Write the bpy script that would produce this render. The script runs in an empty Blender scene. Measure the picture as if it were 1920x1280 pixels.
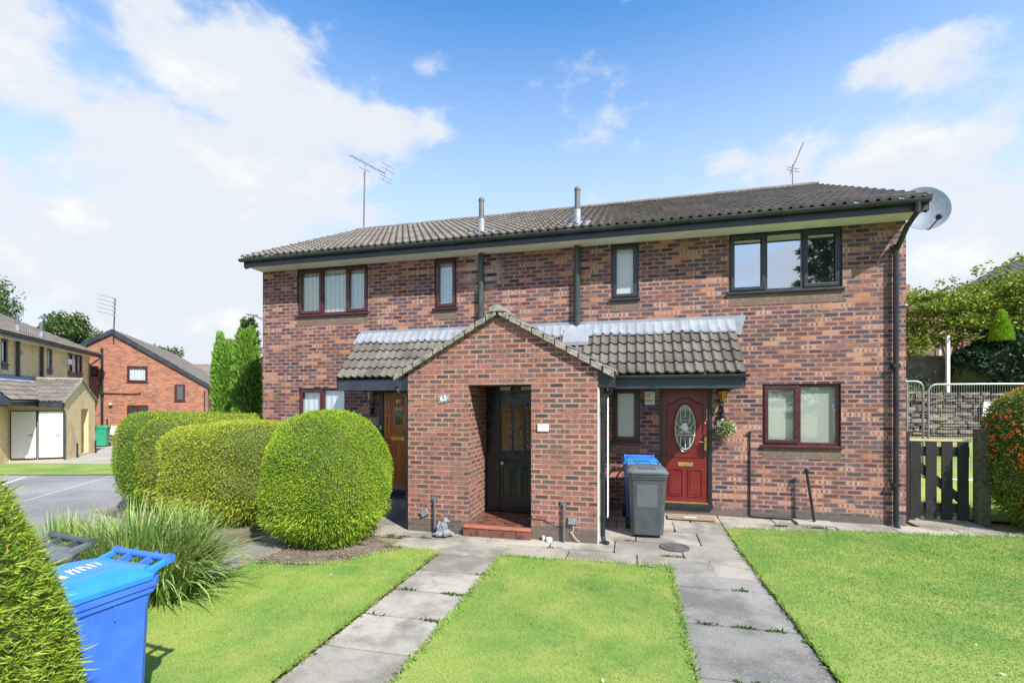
import bpy, bmesh, math, random
import numpy as np
from mathutils import Vector, Matrix, noise as mnoise
random.seed(7); rng = np.random.default_rng(7)
PI = math.pi; R = math.radians
sc = bpy.context.scene; C = sc.collection

# ------------------------------------------------------------------ node helpers
class T:
    def __init__(s, name):
        s.m = bpy.data.materials.new(name); s.m.use_nodes = True
        s.t = s.m.node_tree; s.t.nodes.clear()
        s.out = s.t.nodes.new('ShaderNodeOutputMaterial')
    def n(s, typ, **kw):
        nd = s.t.nodes.new(typ)
        for k, v in kw.items(): setattr(nd, k, v)
        return nd
    def put(s, sock, v):
        if isinstance(v, bpy.types.NodeSocket): s.t.links.new(v, sock)
        elif v is not None:
            if isinstance(v, (tuple, list)) and len(v) == 3 and sock.type == 'RGBA': v = (*v, 1)
            sock.default_value = v
    def M(s, op, a, b=None, c=None, clamp=False):
        nd = s.n('ShaderNodeMath', operation=op); nd.use_clamp = clamp
        s.put(nd.inputs[0], a)
        if b is not None: s.put(nd.inputs[1], b)
        if c is not None: s.put(nd.inputs[2], c)
        return nd.outputs[0]
    def mix(s, f, a, b, mode='MIX'):
        nd = s.n('ShaderNodeMix', data_type='RGBA', blend_type=mode)
        s.put(nd.inputs[0], f); s.put(nd.inputs[6], a); s.put(nd.inputs[7], b)
        return nd.outputs[2]
    def ss(s, v, lo, hi, a=0., b=1.):
        nd = s.n('ShaderNodeMapRange', interpolation_type='SMOOTHSTEP')
        s.put(nd.inputs[0], v); nd.inputs[1].default_value = lo; nd.inputs[2].default_value = hi
        nd.inputs[3].default_value = a; nd.inputs[4].default_value = b
        return nd.outputs[0]
    def ramp(s, f, stops, interp='LINEAR'):
        nd = s.n('ShaderNodeValToRGB'); cr = nd.color_ramp; cr.interpolation = interp
        while len(cr.elements) < len(stops): cr.elements.new(.5)
        for e, (p, col) in zip(cr.elements, stops): e.position = p; e.color = (*col, 1)
        s.put(nd.inputs[0], f); return nd.outputs[0]
    def noise(s, vec, scale=5., detail=3., rough=.5, dim='3D'):
        nd = s.n('ShaderNodeTexNoise', noise_dimensions=dim)
        if vec is not None: s.put(nd.inputs['Vector'], vec)
        nd.inputs['Scale'].default_value = scale; nd.inputs['Detail'].default_value = detail
        nd.inputs['Roughness'].default_value = rough
        return nd.outputs['Fac']
    def coord(s, which='Object'): return s.n('ShaderNodeTexCoord').outputs[which]
    def pos(s): return s.n('ShaderNodeNewGeometry').outputs['Position']
    def island(s): return s.n('ShaderNodeNewGeometry').outputs['Random Per Island']
    def comb(s, x, y, z=0.):
        nd = s.n('ShaderNodeCombineXYZ'); s.put(nd.inputs[0], x); s.put(nd.inputs[1], y); s.put(nd.inputs[2], z); return nd.outputs[0]
    def sep(s, v):
        nd = s.n('ShaderNodeSeparateXYZ'); s.put(nd.inputs[0], v); return nd.outputs
    def scalev(s, v, k):
        nd = s.n('ShaderNodeMapping'); s.put(nd.inputs[0], v); nd.inputs['Scale'].default_value = k; return nd.outputs[0]
    def bump(s, h, strength=.3, dist=.01):
        nd = s.n('ShaderNodeBump'); s.put(nd.inputs['Height'], h)
        nd.inputs['Strength'].default_value = strength; nd.inputs['Distance'].default_value = dist
        return nd.outputs[0]
    def bsdf(s, col, rough=.7, metal=0., normal=None, spec=.5, **kw):
        nd = s.n('ShaderNodeBsdfPrincipled')
        s.put(nd.inputs['Base Color'], col); s.put(nd.inputs['Roughness'], rough)
        s.put(nd.inputs['Metallic'], metal); nd.inputs['Specular IOR Level'].default_value = spec
        for k, v in kw.items(): s.put(nd.inputs[k.replace('_', ' ')], v)
        if normal is not None: s.put(nd.inputs['Normal'], normal)
        s.t.links.new(nd.outputs[0], s.out.inputs[0]); return s.m

def plain(name, col, rough=.6, metal=0., var=.15, scale=8., bump=.0, spec=.5):
    t = T(name); co = t.coord()
    f = t.noise(co, scale, 5, .6)
    lo = tuple(c * (1 - var) for c in col); hi = tuple(min(1, c * (1 + var)) for c in col)
    c = t.ramp(f, [(.3, lo), (.7, hi)])
    rr = t.ss(f, .3, .7, max(.02, rough - .08), min(1, rough + .08))
    nb = t.bump(t.noise(co, scale * 6, 4, .6), bump, .004) if bump else None
    return t.bsdf(c, rr, metal, nb, spec)

def brick_mat(name, oranges, core, mort, pdark=.5, edgew=.012, stain=True, bw=.225, bh=.075):
    t = T(name); uv = t.n('ShaderNodeUVMap', uv_map='UVMap').outputs[0]
    X, Y, _ = t.sep(uv)
    rowf = t.M('DIVIDE', Y, bh); row = t.M('FLOOR', rowf)
    off = t.M('MULTIPLY', t.M('FLOORED_MODULO', row, 2.), .5)
    colf = t.M('ADD', t.M('DIVIDE', X, bw), off); col = t.M('FLOOR', colf)
    fu = t.M('SUBTRACT', colf, col); fv = t.M('SUBTRACT', rowf, row)
    wn = t.n('ShaderNodeTexWhiteNoise', noise_dimensions='2D'); t.put(wn.inputs['Vector'], t.comb(col, row))
    r1 = wn.outputs['Value']; r2, r3, r4 = t.sep(wn.outputs['Color'])
    nz = t.noise(t.scalev(uv, (1, 1.6, 1)), 45, 4, .65)
    nd = t.M('MULTIPLY', t.M('SUBTRACT', nz, .5), .011)
    du = t.M('MULTIPLY', t.M('MINIMUM', fu, t.M('SUBTRACT', 1., fu)), bw)
    dv = t.M('MULTIPLY', t.M('MINIMUM', fv, t.M('SUBTRACT', 1., fv)), bh)
    d = t.M('ADD', t.M('MINIMUM', du, dv), t.M('MULTIPLY', nd, .5))
    face = t.ss(d, .0035, .0065)
    # brick body
    base = t.ramp(r2, oranges)
    base = t.mix(t.ss(nz, .35, .7, 0, .5), base, tuple(c * .5 for c in oranges[0][1])); base = t.mix(t.ss(t.noise(uv, 14, 4, .7), .5, .75, 0, .45), base, (.50, .36, .30))
    # blue-grey scorched middles, in drifts over the wall
    drift = t.noise(t.scalev(uv, (.45, 1.5, 1)), 1.5, 4, .6)
    pd = t.M('ADD', pdark - .85, t.M('MULTIPLY', drift, 1.7))
    isdark = t.M('LESS_THAN', r1, pd)
    cm = t.M('MULTIPLY', t.ss(t.M('ADD', du, t.M('MULTIPLY', nd, 2.5)), edgew, edgew + .016), t.ss(t.M('ADD', dv, nd), edgew * .75, edgew * .75 + .009))
    stripe = t.M('GREATER_THAN', t.M('SINE', t.M('ADD', t.M('MULTIPLY', fu, 19.), t.M('MULTIPLY', r4, 6.))), .25)
    isstr = t.M('MULTIPLY', t.M('MULTIPLY', t.M('GREATER_THAN', r1, .91), stripe), .8)
    amt = t.M('MULTIPLY', t.M('MAXIMUM', t.M('MULTIPLY', isdark, cm), t.M('MULTIPLY', isstr, cm)), t.ss(r3, 0, 1, .6, 1.))
    corec = t.mix(r4, core[0], core[1])
    bc = t.mix(amt, base, corec)
    mn = t.noise(uv, 3.0, 4, .6)
    mc = t.mix(t.ss(mn, .35, .65), mort[0], mort[1])
    c = t.mix(face, mc, bc)
    wth = t.noise(t.scalev(uv, (1.1, .55, 1)), 1.1, 5, .62); c = t.mix(t.ss(wth, .5, .72, 0, .42), c, (.085, .07, .06)); c = t.mix(t.ss(t.noise(t.scalev(uv, (.7, 1.2, 1)), 1.9, 6, .7), .58, .76, 0, .30), c, (.48, .42, .37))
    if stain:  # lime bloom left by the soil pipe, dirt on the lowest courses
        ex = t.M('DIVIDE', t.M('ADD', X, .98), .34); ez = t.M('DIVIDE', t.M('SUBTRACT', Y, 4.62), .36)
        e = t.M('MULTIPLY', t.M('ADD', t.M('MULTIPLY', ex, ex), t.M('MULTIPLY', ez, ez)), .8)
        bl = t.M('MULTIPLY', t.ss(t.M('ADD', e, t.M('MULTIPLY', nz, 1.2)), .9, 2.2, 1., 0.), t.ss(nz, .38, .5))
        bl = t.M('MULTIPLY', bl, t.M('MULTIPLY', t.M('GREATER_THAN', r4, .42), t.ss(t.noise(uv, 60, 3, .7), .42, .56))); c = t.mix(t.M('MULTIPLY', bl, .9), c, (.62, .60, .55))
        lw = t.M('MULTIPLY', t.ss(t.M('ADD', Y, t.M('MULTIPLY', mn, .16)), .24, .33, 1., 0.), .82)
        c = t.mix(lw, c, t.mix(nz, (.045, .042, .035), (.16, .15, .13)))
    h = t.M('ADD', t.M('MULTIPLY', face, 1.), t.M('MULTIPLY', nz, .25))
    return t.bsdf(c, .85, 0, t.bump(h, .6, .006), .3)

MT = {}
ORG = [(0., (.36, .125, .07)), (.3, (.41, .165, .095)), (.48, (.27, .125, .105)), (.68, (.17, .095, .098)), (.82, (.43, .20, .12)), (1., (.50, .29, .21))]
MT['brick'] = brick_mat('rustic_brick', ORG, ((.022, .030, .050), (.075, .075, .105)), ((.17, .135, .122), (.36, .30, .27)), .74)
MT['brick_porch'] = brick_mat('porch_brick', [(0., (.40, .14, .078)), (.4, (.47, .19, .115)), (.7, (.30, .14, .11)), (1., (.22, .115, .10))], ((.035, .042, .05), (.10, .10, .10)), ((.28, .20, .165), (.46, .35, .295)), .68)
MT['brick_red'] = brick_mat('red_brick', [(0., (.38, .13, .065)), (.5, (.44, .17, .09)), (.8, (.27, .115, .08)), (1., (.46, .25, .15))], ((.10, .06, .055), (.16, .09, .07)), ((.32, .18, .13), (.42, .26, .2)), .38, stain=False)
MT['brick_yellow'] = brick_mat('yellow_brick', [(0., (.86, .65, .33)), (.5, (.90, .71, .40)), (1., (.80, .58, .29))], ((.68, .49, .26), (.76, .57, .31)), ((.36, .27, .17), (.45, .35, .24)), .3, stain=False)
MT['brick_far'] = brick_mat('old_brick', [(0., (.34, .14, .11)), (1., (.42, .22, .18))], ((.26, .15, .13), (.3, .2, .18)), ((.36, .26, .23), (.44, .34, .3)), .3, stain=False)
MT['apron'] = brick_mat('brown_panel_brick', [(0., (.17, .12, .095)), (1., (.20, .145, .115))], ((.15, .115, .095), (.17, .125, .1)), ((.15, .115, .09), (.17, .13, .105)), .3, stain=False)

def tile_mat(name, a, b, c3):
    t = T(name); uv = t.n('ShaderNodeUVMap', uv_map='UVMap').outputs[0]
    X, Y, _ = t.sep(uv)
    row = t.M('FLOOR', Y); col = t.M('FLOOR', t.M('DIVIDE', X, .3))
    wn = t.n('ShaderNodeTexWhiteNoise', noise_dimensions='2D'); t.put(wn.inputs['Vector'], t.comb(col, row))
    co = t.coord(); n1 = t.noise(co, 2.2, 5, .65); n2 = t.noise(co, 38, 4, .7)
    c = t.mix(wn.outputs['Value'], a, b)
    c = t.mix(t.ss(n1, .45, .7, 0, .6), c, c3)
    c = t.mix(t.ss(n2, .52, .72, 0, .55), c, tuple(x * .35 for x in a))
    return t.bsdf(c, .9, 0, t.bump(n2, .4, .004), .25)
MT['tile'] = tile_mat('concrete_roof_tile', (.15, .132, .118), (.21, .188, .165), (.10, .092, .08))
MT['tile_light'] = tile_mat('weathered_canopy_tile', (.105, .096, .084), (.175, .16, .14), (.065, .061, .052))
MT['verge'] = plain('verge_mortar', (.25, .24, .195), .9, var=.5, scale=14, bump=.6)
MT['lead'] = plain('lead_flashing', (.25, .28, .325), .65, .0, .18, 4, .2)
MT['black'] = plain('black_gloss_paint', (.018, .022, .028), .32, var=.35, scale=4)
MT['fascia'] = plain('fascia_board_paint', (.028, .036, .055), .38, var=.4, scale=3)
MT['gutter'] = plain('gutter_plastic', (.04, .052, .055), .35, var=.3, scale=3)
MT['soffit'] = plain('cream_soffit', (.78, .78, .68), .6, var=.1, scale=3)
MT['maroon'] = plain('maroon_window_plastic', (.068, .018, .024), .3, var=.15)
MT['black_upvc'] = plain('charcoal_window_plastic', (.03, .034, .042), .3, var=.15)
MT['grey_pipe'] = plain('grey_pipe', (.12, .13, .14), .5)
MT['zinc'] = plain('aluminium_collar', (.38, .41, .45), .45, .4)
MT['white'] = plain('white_paint', (.78, .78, .77), .45, var=.05)
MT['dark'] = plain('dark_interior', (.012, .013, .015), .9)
MT['gold'] = plain('brass', (.62, .45, .15), .3, .8, .2)
MT['steel'] = plain('galvanised_steel', (.30, .32, .34), .45, .5, .2)
MT['red_door'] = plain('red_door_paint', (.165, .017, .017), .25, var=.12, scale=3)
MT['black_door'] = plain('black_door_paint', (.012, .015, .018), .28, var=.3)
MT['green_black'] = plain('dark_green_panel', (.022, .032, .024), .3)
MT['rubber'] = plain('rubber', (.015, .015, .016), .7)
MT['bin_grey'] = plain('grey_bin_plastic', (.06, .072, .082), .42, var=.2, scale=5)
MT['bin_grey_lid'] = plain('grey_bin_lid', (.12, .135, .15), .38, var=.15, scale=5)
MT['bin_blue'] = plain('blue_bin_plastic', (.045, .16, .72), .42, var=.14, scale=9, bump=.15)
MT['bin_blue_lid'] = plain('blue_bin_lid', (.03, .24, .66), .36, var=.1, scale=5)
MT['bin_green'] = plain('green_bin_plastic', (.03, .30, .17), .45)
MT['label'] = plain('grey_label', (.10, .12, .13), .5, var=.1)
MT['stone'] = plain('grey_cast_stone', (.22, .24, .27), .8, var=.6, scale=22, bump=.6)
MT['rubble'] = None
MT['wood_dark'] = plain('dark_stained_timber', (.014, .012, .013), .6, var=.4, scale=9, bump=.4)
MT['wood_old'] = plain('mossy_timber', (.10, .10, .06), .85, var=.6, scale=12, bump=.7)
MT['wood_pale'] = plain('bare_timber', (.50, .44, .30), .7, var=.2)
MT['bark'] = plain('bark', (.17, .13, .09), .9, var=.4, scale=14, bump=.8)
MT['bark_pale'] = plain('pale_bark', (.42, .38, .32), .85, var=.25, scale=14, bump=.5)
MT['dish'] = plain('grey_blue_dish', (.15, .20, .25), .5, var=.08)
MT['ivory'] = plain('ivory_plastic', (.7, .68, .6), .5, var=.1)
MT['amber'] = plain('amber_glass', (.62, .33, .03), .15, var=.2)
MT['navy'] = plain('navy_enamel', (.03, .06, .28), .3, var=.1)
MT['cream_sign'] = plain('cream_enamel', (.72, .66, .42), .4, var=.06)
MT['ink'] = plain('dark_lettering', (.05, .08, .14), .5)
MT['grille'] = plain('wire_mesh', (.4, .42, .44), .5, .5)

def wood_mat():
    t = T('varnished_hardwood'); co = t.coord()
    w = t.noise(t.scalev(co, (26, 26, 2.2)), 1.6, 5, .65)
    c = t.ramp(w, [(.3, (.28, .075, .018)), (.55, (.48, .15, .035)), (.8, (.56, .21, .06))])
    return t.bsdf(c, .32, 0, t.bump(w, .15, .003))
MT['hardwood'] = wood_mat()
def fence_mat():
    t = T('weathered_fence_boards'); co = t.coord()
    w = t.noise(t.scalev(co, (9, 9, .8)), 2.5, 5, .65)
    return t.bsdf(t.ramp(w, [(.3, (.16, .11, .08)), (.7, (.30, .23, .17))]), .85)
MT['fence'] = fence_mat()
def glass_mat(name, clear, tint=(.02, .03, .035), gl=.35, rough=.02, bumpy=0.):
    t = T(name)
    g = t.n('ShaderNodeBsdfGlossy'); g.inputs['Roughness'].default_value = rough; g.inputs['Color'].default_value = (.9, .95, 1, 1)
    if bumpy:
        t.put(g.inputs['Normal'], t.bump(t.noise(t.coord(), 38, 2, .5), 1., bumpy))
    if clear: b = t.n('ShaderNodeBsdfTransparent'); b.inputs['Color'].default_value = (.93, .96, .97, 1)
    else: b = t.n('ShaderNodeBsdfDiffuse'); b.inputs['Color'].default_value = (*tint, 1)
    fr = t.n('ShaderNodeLayerWeight'); fr.inputs['Blend'].default_value = .5
    mx = t.n('ShaderNodeMixShader')
    f = t.M('ADD', t.M('MULTIPLY', t.M('POWER', fr.outputs['Facing'], 4.), .35), gl, clamp=True)
    t.put(mx.inputs[0], f); t.t.links.new(b.outputs[0], mx.inputs[1]); t.t.links.new(g.outputs[0], mx.inputs[2])
    t.t.links.new(mx.outputs[0], t.out.inputs[0]); return t.m
MT['glass'] = glass_mat('window_glass', True, gl=.12)
MT['glass_ref'] = glass_mat('reflecting_glass', False, gl=.62)
MT['glass_dark'] = glass_mat('leaded_dark_glass', False, (.03, .05, .05), .12)
MT['glass_obscure'] = glass_mat('obscure_glass', False, (.42, .47, .46), .12, .18)
MT['glass_lace'] = glass_mat('patterned_glass', False, (.30, .40, .42), .2, .15, .02)
def amber_glass():
    t = T('hammered_amber_glass'); co = t.coord()
    v = t.n('ShaderNodeTexVoronoi', feature='DISTANCE_TO_EDGE'); t.put(v.inputs['Vector'], co); v.inputs['Scale'].default_value = 26
    n = t.noise(co, 1.8, 2)
    X, Y, Z = t.sep(co)
    c = t.mix(t.ss(X, -.35, .25), (.22, .10, .015), (.055, .045, .03))
    c = t.mix(t.ss(v.outputs[0], .02, .12), t.mix(n, (.05, .04, .03), (.32, .24, .14)), c)
    return t.bsdf(c, .2, 0, t.bump(v.outputs[0], 1., .02))
MT['amber_panes'] = amber_glass()
def cloth(name, a, b, k=9.):
    t = T(name); X, Y, Z = t.sep(t.coord())
    w = t.M('SINE', t.M('MULTIPLY', X, 2 * PI * k))
    return t.bsdf(t.mix(t.ss(w, -1, 1), a, b), .9, normal=t.bump(w, .5, .01))
MT['vblind'] = cloth('vertical_blind_cloth', (.42, .44, .33), (.62, .63, .5))
MT['vblind_white'] = cloth('white_curtain_cloth', (.66, .68, .68), (.8, .82, .82), 7)
MT['net'] = plain('net_curtain', (.6, .64, .66), .9, var=.3, scale=30)
def slat():
    t = T('venetian_blind_slats'); X, Y, Z = t.sep(t.coord())
    w = t.M('FRACT', t.M('MULTIPLY', Z, 33.))
    return t.bsdf(t.mix(t.ss(w, .0, .3), (.36, .35, .27), (.70, .69, .58)), .6, normal=t.bump(w, .5, .01))
MT['slats'] = slat()

def leaf(name, stops, rough=.55, trans=.25, patch=.6):
    t = T(name); r = t.island()
    c = t.ramp(r, stops)
    n = t.noise(t.pos(), patch * 2.2, 3, .6)
    c = t.mix(t.ss(n, .42, .62, 0, .6), c, stops[-2][1]); c = t.mix(t.ss(t.noise(t.pos(), patch * 5., 3, .6), .5, .72, 0, .28), c, stops[0][1])
    m = t.bsdf(c, rough, spec=.3)
    pb = [x for x in t.t.nodes if x.type == 'BSDF_PRINCIPLED'][0]
    tl = t.n('ShaderNodeBsdfTranslucent'); t.put(tl.inputs[0], c)
    mx = t.n('ShaderNodeMixShader'); mx.inputs[0].default_value = trans
    t.t.links.new(pb.outputs[0], mx.inputs[1]); t.t.links.new(tl.outputs[0], mx.inputs[2]); t.t.links.new(mx.outputs[0], t.out.inputs[0])
    return m
MT['lf_ball'] = leaf('lime_clipped_conifer', [(0, (.08, .19, .015)), (.35, (.20, .36, .025)), (.8, (.35, .50, .04)), (1, (.45, .55, .08))])
MT['lf_gold'] = leaf('golden_clipped_conifer', [(0, (.16, .20, .02)), (.3, (.34, .39, .03)), (.8, (.50, .53, .06)), (1, (.45, .34, .09))])
MT['lf_green'] = leaf('green_clipped_conifer', [(0, (.05, .12, .015)), (.4, (.11, .22, .02)), (.8, (.20, .33, .03)), (1, (.28, .36, .05))])
MT['lf_front'] = leaf('feathery_conifer', [(0, (.07, .17, .012)), (.45, (.18, .32, .02)), (.8, (.29, .43, .03)), (.93, (.38, .46, .06)), (1, (.36, .18, .05))], patch=2.5)
MT['lf_column'] = leaf('bright_columnar_conifer', [(0, (.10, .22, .03)), (.5, (.19, .37, .05)), (1, (.28, .48, .08))])
MT['lf_dark'] = leaf('dark_tree_leaves', [(0, (.02, .045, .012)), (.5, (.04, .085, .02)), (1, (.08, .13, .03))])
MT['lf_tree'] = leaf('mid_green_tree_leaves', [(0, (.035, .075, .02)), (.5, (.07, .13, .03)), (1, (.13, .19, .05))])
MT['lf_maple'] = leaf('maple_leaves', [(0, (.05, .11, .015)), (.4, (.13, .23, .02)), (.75, (.30, .38, .04)), (1, (.42, .34, .07))], patch=.8)
MT['lf_ivy'] = leaf('ivy_leaves', [(0, (.012, .04, .02)), (.6, (.03, .075, .035)), (1, (.06, .12, .05))], .35)
MT['lf_pyr'] = leaf('firethorn_leaves', [(0, (.05, .11, .015)), (.5, (.12, .22, .03)), (.9, (.22, .33, .04)), (1, (.3, .38, .08))])
MT['lf_lime'] = leaf('lime_small_conifer', [(0, (.22, .42, .02)), (1, (.40, .60, .05))])
MT['lf_strap'] = leaf('strap_leaves', [(0, (.07, .17, .03)), (.4, (.17, .32, .06)), (.8, (.30, .44, .10)), (.94, (.42, .50, .18)), (1, (.50, .42, .25))], patch=1.5)
MT['grass_old'] = leaf('lawn_blades', [(0, (.13, .26, .035)), (.5, (.22, .37, .055)), (.9, (.33, .45, .08)), (1, (.48, .45, .18))], patch=.6, trans=.3)
def grass_mat():
    m = leaf('lawn_blades', [(0, (.18, .34, .045)), (.5, (.26, .45, .06)), (.9, (.36, .50, .10)), (1, (.48, .44, .20))], patch=.35, trans=.3)
    t = T.__new__(T); t.m = m; t.t = m.node_tree
    pb = [x for x in t.t.nodes if x.type == 'BSDF_PRINCIPLED'][0]; src = pb.inputs['Base Color'].links[0].from_socket; tr = [x for x in t.t.nodes if x.type == 'BSDF_TRANSLUCENT'][0]
    p = t.pos(); a = t.ss(t.noise(p, 2.2, 6, .7), .45, .62, 0, .85); b = t.ss(t.noise(p, 1.3, 5, .65), .5, .66, 0, .8); X, Y, Z = t.sep(p)
    c = t.mix(a, src, (.41, .43, .14)); c = t.mix(b, c, (.12, .27, .06)); c = t.mix(t.ss(t.noise(p, 9., 3, .6), .6, .72, 0, .6), c, (.36, .30, .14))
    c = t.mix(t.ss(X, .9, 2.2, 0., .35), c, (.10, .28, .07))
    t.put(pb.inputs['Base Color'], c); t.put(tr.inputs[0], c); return m
MT['grass'] = grass_mat()
MT['straw'] = plain('dead_foliage', (.22, .12, .06), .9, var=.4, scale=20)
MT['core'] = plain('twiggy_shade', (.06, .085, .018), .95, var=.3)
MT['berry'] = plain('orange_berries', (.72, .17, .02), .35, var=.25, scale=30)
MT['petal'] = plain('cream_petals', (.75, .72, .55), .7, var=.15, scale=20)

def ground_mat(name, a, b, c3, s1=.8, s2=30., rough=.9, bump=.5):
    t = T(name); p = t.pos()
    n1 = t.noise(p, s1, 5, .6); n2 = t.noise(p, s2, 4, .7)
    c = t.mix(t.ss(n1, .35, .65), a, b); c = t.mix(t.ss(n2, .45, .7, 0, .6), c, c3)
    return t.bsdf(c, rough, 0, t.bump(n2, bump, .01), .2)
MT['soil'] = ground_mat('bare_soil', (.085, .07, .052), (.20, .165, .125), (.28, .235, .18), 1.6, 20)
MT['lawn'] = ground_mat('lawn_base', (.13, .24, .05), (.26, .34, .075), (.28, .29, .11), 1.1, 40)
MT['asphalt'] = ground_mat('asphalt', (.20, .20, .20), (.30, .30, .295), (.13, .13, .135), .45, 25, .85, .3)
MT['concrete'] = ground_mat('concrete_path', (.34, .33, .29), (.42, .40, .36), (.26, .25, .22), .7, 18)
MT['line'] = ground_mat('worn_white_line', (.62, .62, .6), (.7, .7, .68), (.4, .4, .39), 2, 14)
MT['scrub'] = ground_mat('rough_bank', (.17, .18, .07), (.26, .24, .13), (.12, .15, .05), 1.5, 12)
def slab_mat(nm='concrete_paving_slabs', c1=(.29, .27, .225), c2=(.42, .39, .33)):
    t = T(nm); p = t.pos(); i = t.island()
    n1 = t.noise(p, 1.1, 5, .62); n2 = t.noise(p, 45, 4, .7); n3 = t.noise(p, 7, 5, .7)
    c = t.mix(i, c1, c2)
    c = t.mix(t.ss(n1, .42, .62, 0, .75), c, tuple(v * .5 for v in c1))
    c = t.mix(t.ss(t.noise(p, 2.6, 6, .72), .55, .68, 0, .5), c, (.12, .125, .085))
    c = t.mix(t.ss(n3, .5, .72, 0, .4), c, (.15, .145, .125))
    c = t.mix(t.ss(n2, .5, .75, 0, .5), c, (.5, .48, .43))
    return t.bsdf(c, .85, 0, t.bump(n2, .35, .004), .3)
MT['slab'] = slab_mat(); MT['slab_grey'] = slab_mat('dark_grey_slabs', (.20, .196, .184), (.28, .272, .252))  # right path slabs use a darker grey than the rest
def rubble_mat():
    t = T('rubble_stone'); i = t.island(); n = t.noise(t.pos(), 9, 5, .7)
    c = t.ramp(i, [(0, (.10, .085, .065)), (.5, (.19, .16, .12)), (1, (.30, .26, .20))])
    c = t.mix(t.ss(n, .4, .7, 0, .7), c, (.085, .08, .06))
    return t.bsdf(c, .9, 0, t.bump(n, .7, .02))
MT['rubble'] = rubble_mat()
def quarry():
    t = T('red_quarry_tiles'); n = t.noise(t.coord(), 6, 4, .65); i = t.island()
    c = t.mix(i, (.22, .085, .06), (.15, .065, .052)); c = t.mix(t.ss(n, .48, .62, 0, .85), c, (.035, .025, .022))
    return t.bsdf(c, .35, 0, t.bump(n, .2, .004))
MT['quarry'] = quarry()
MT['quarry_edge'] = plain('red_tile_nosing', (.40, .14, .09), .4, var=.15)

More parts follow.
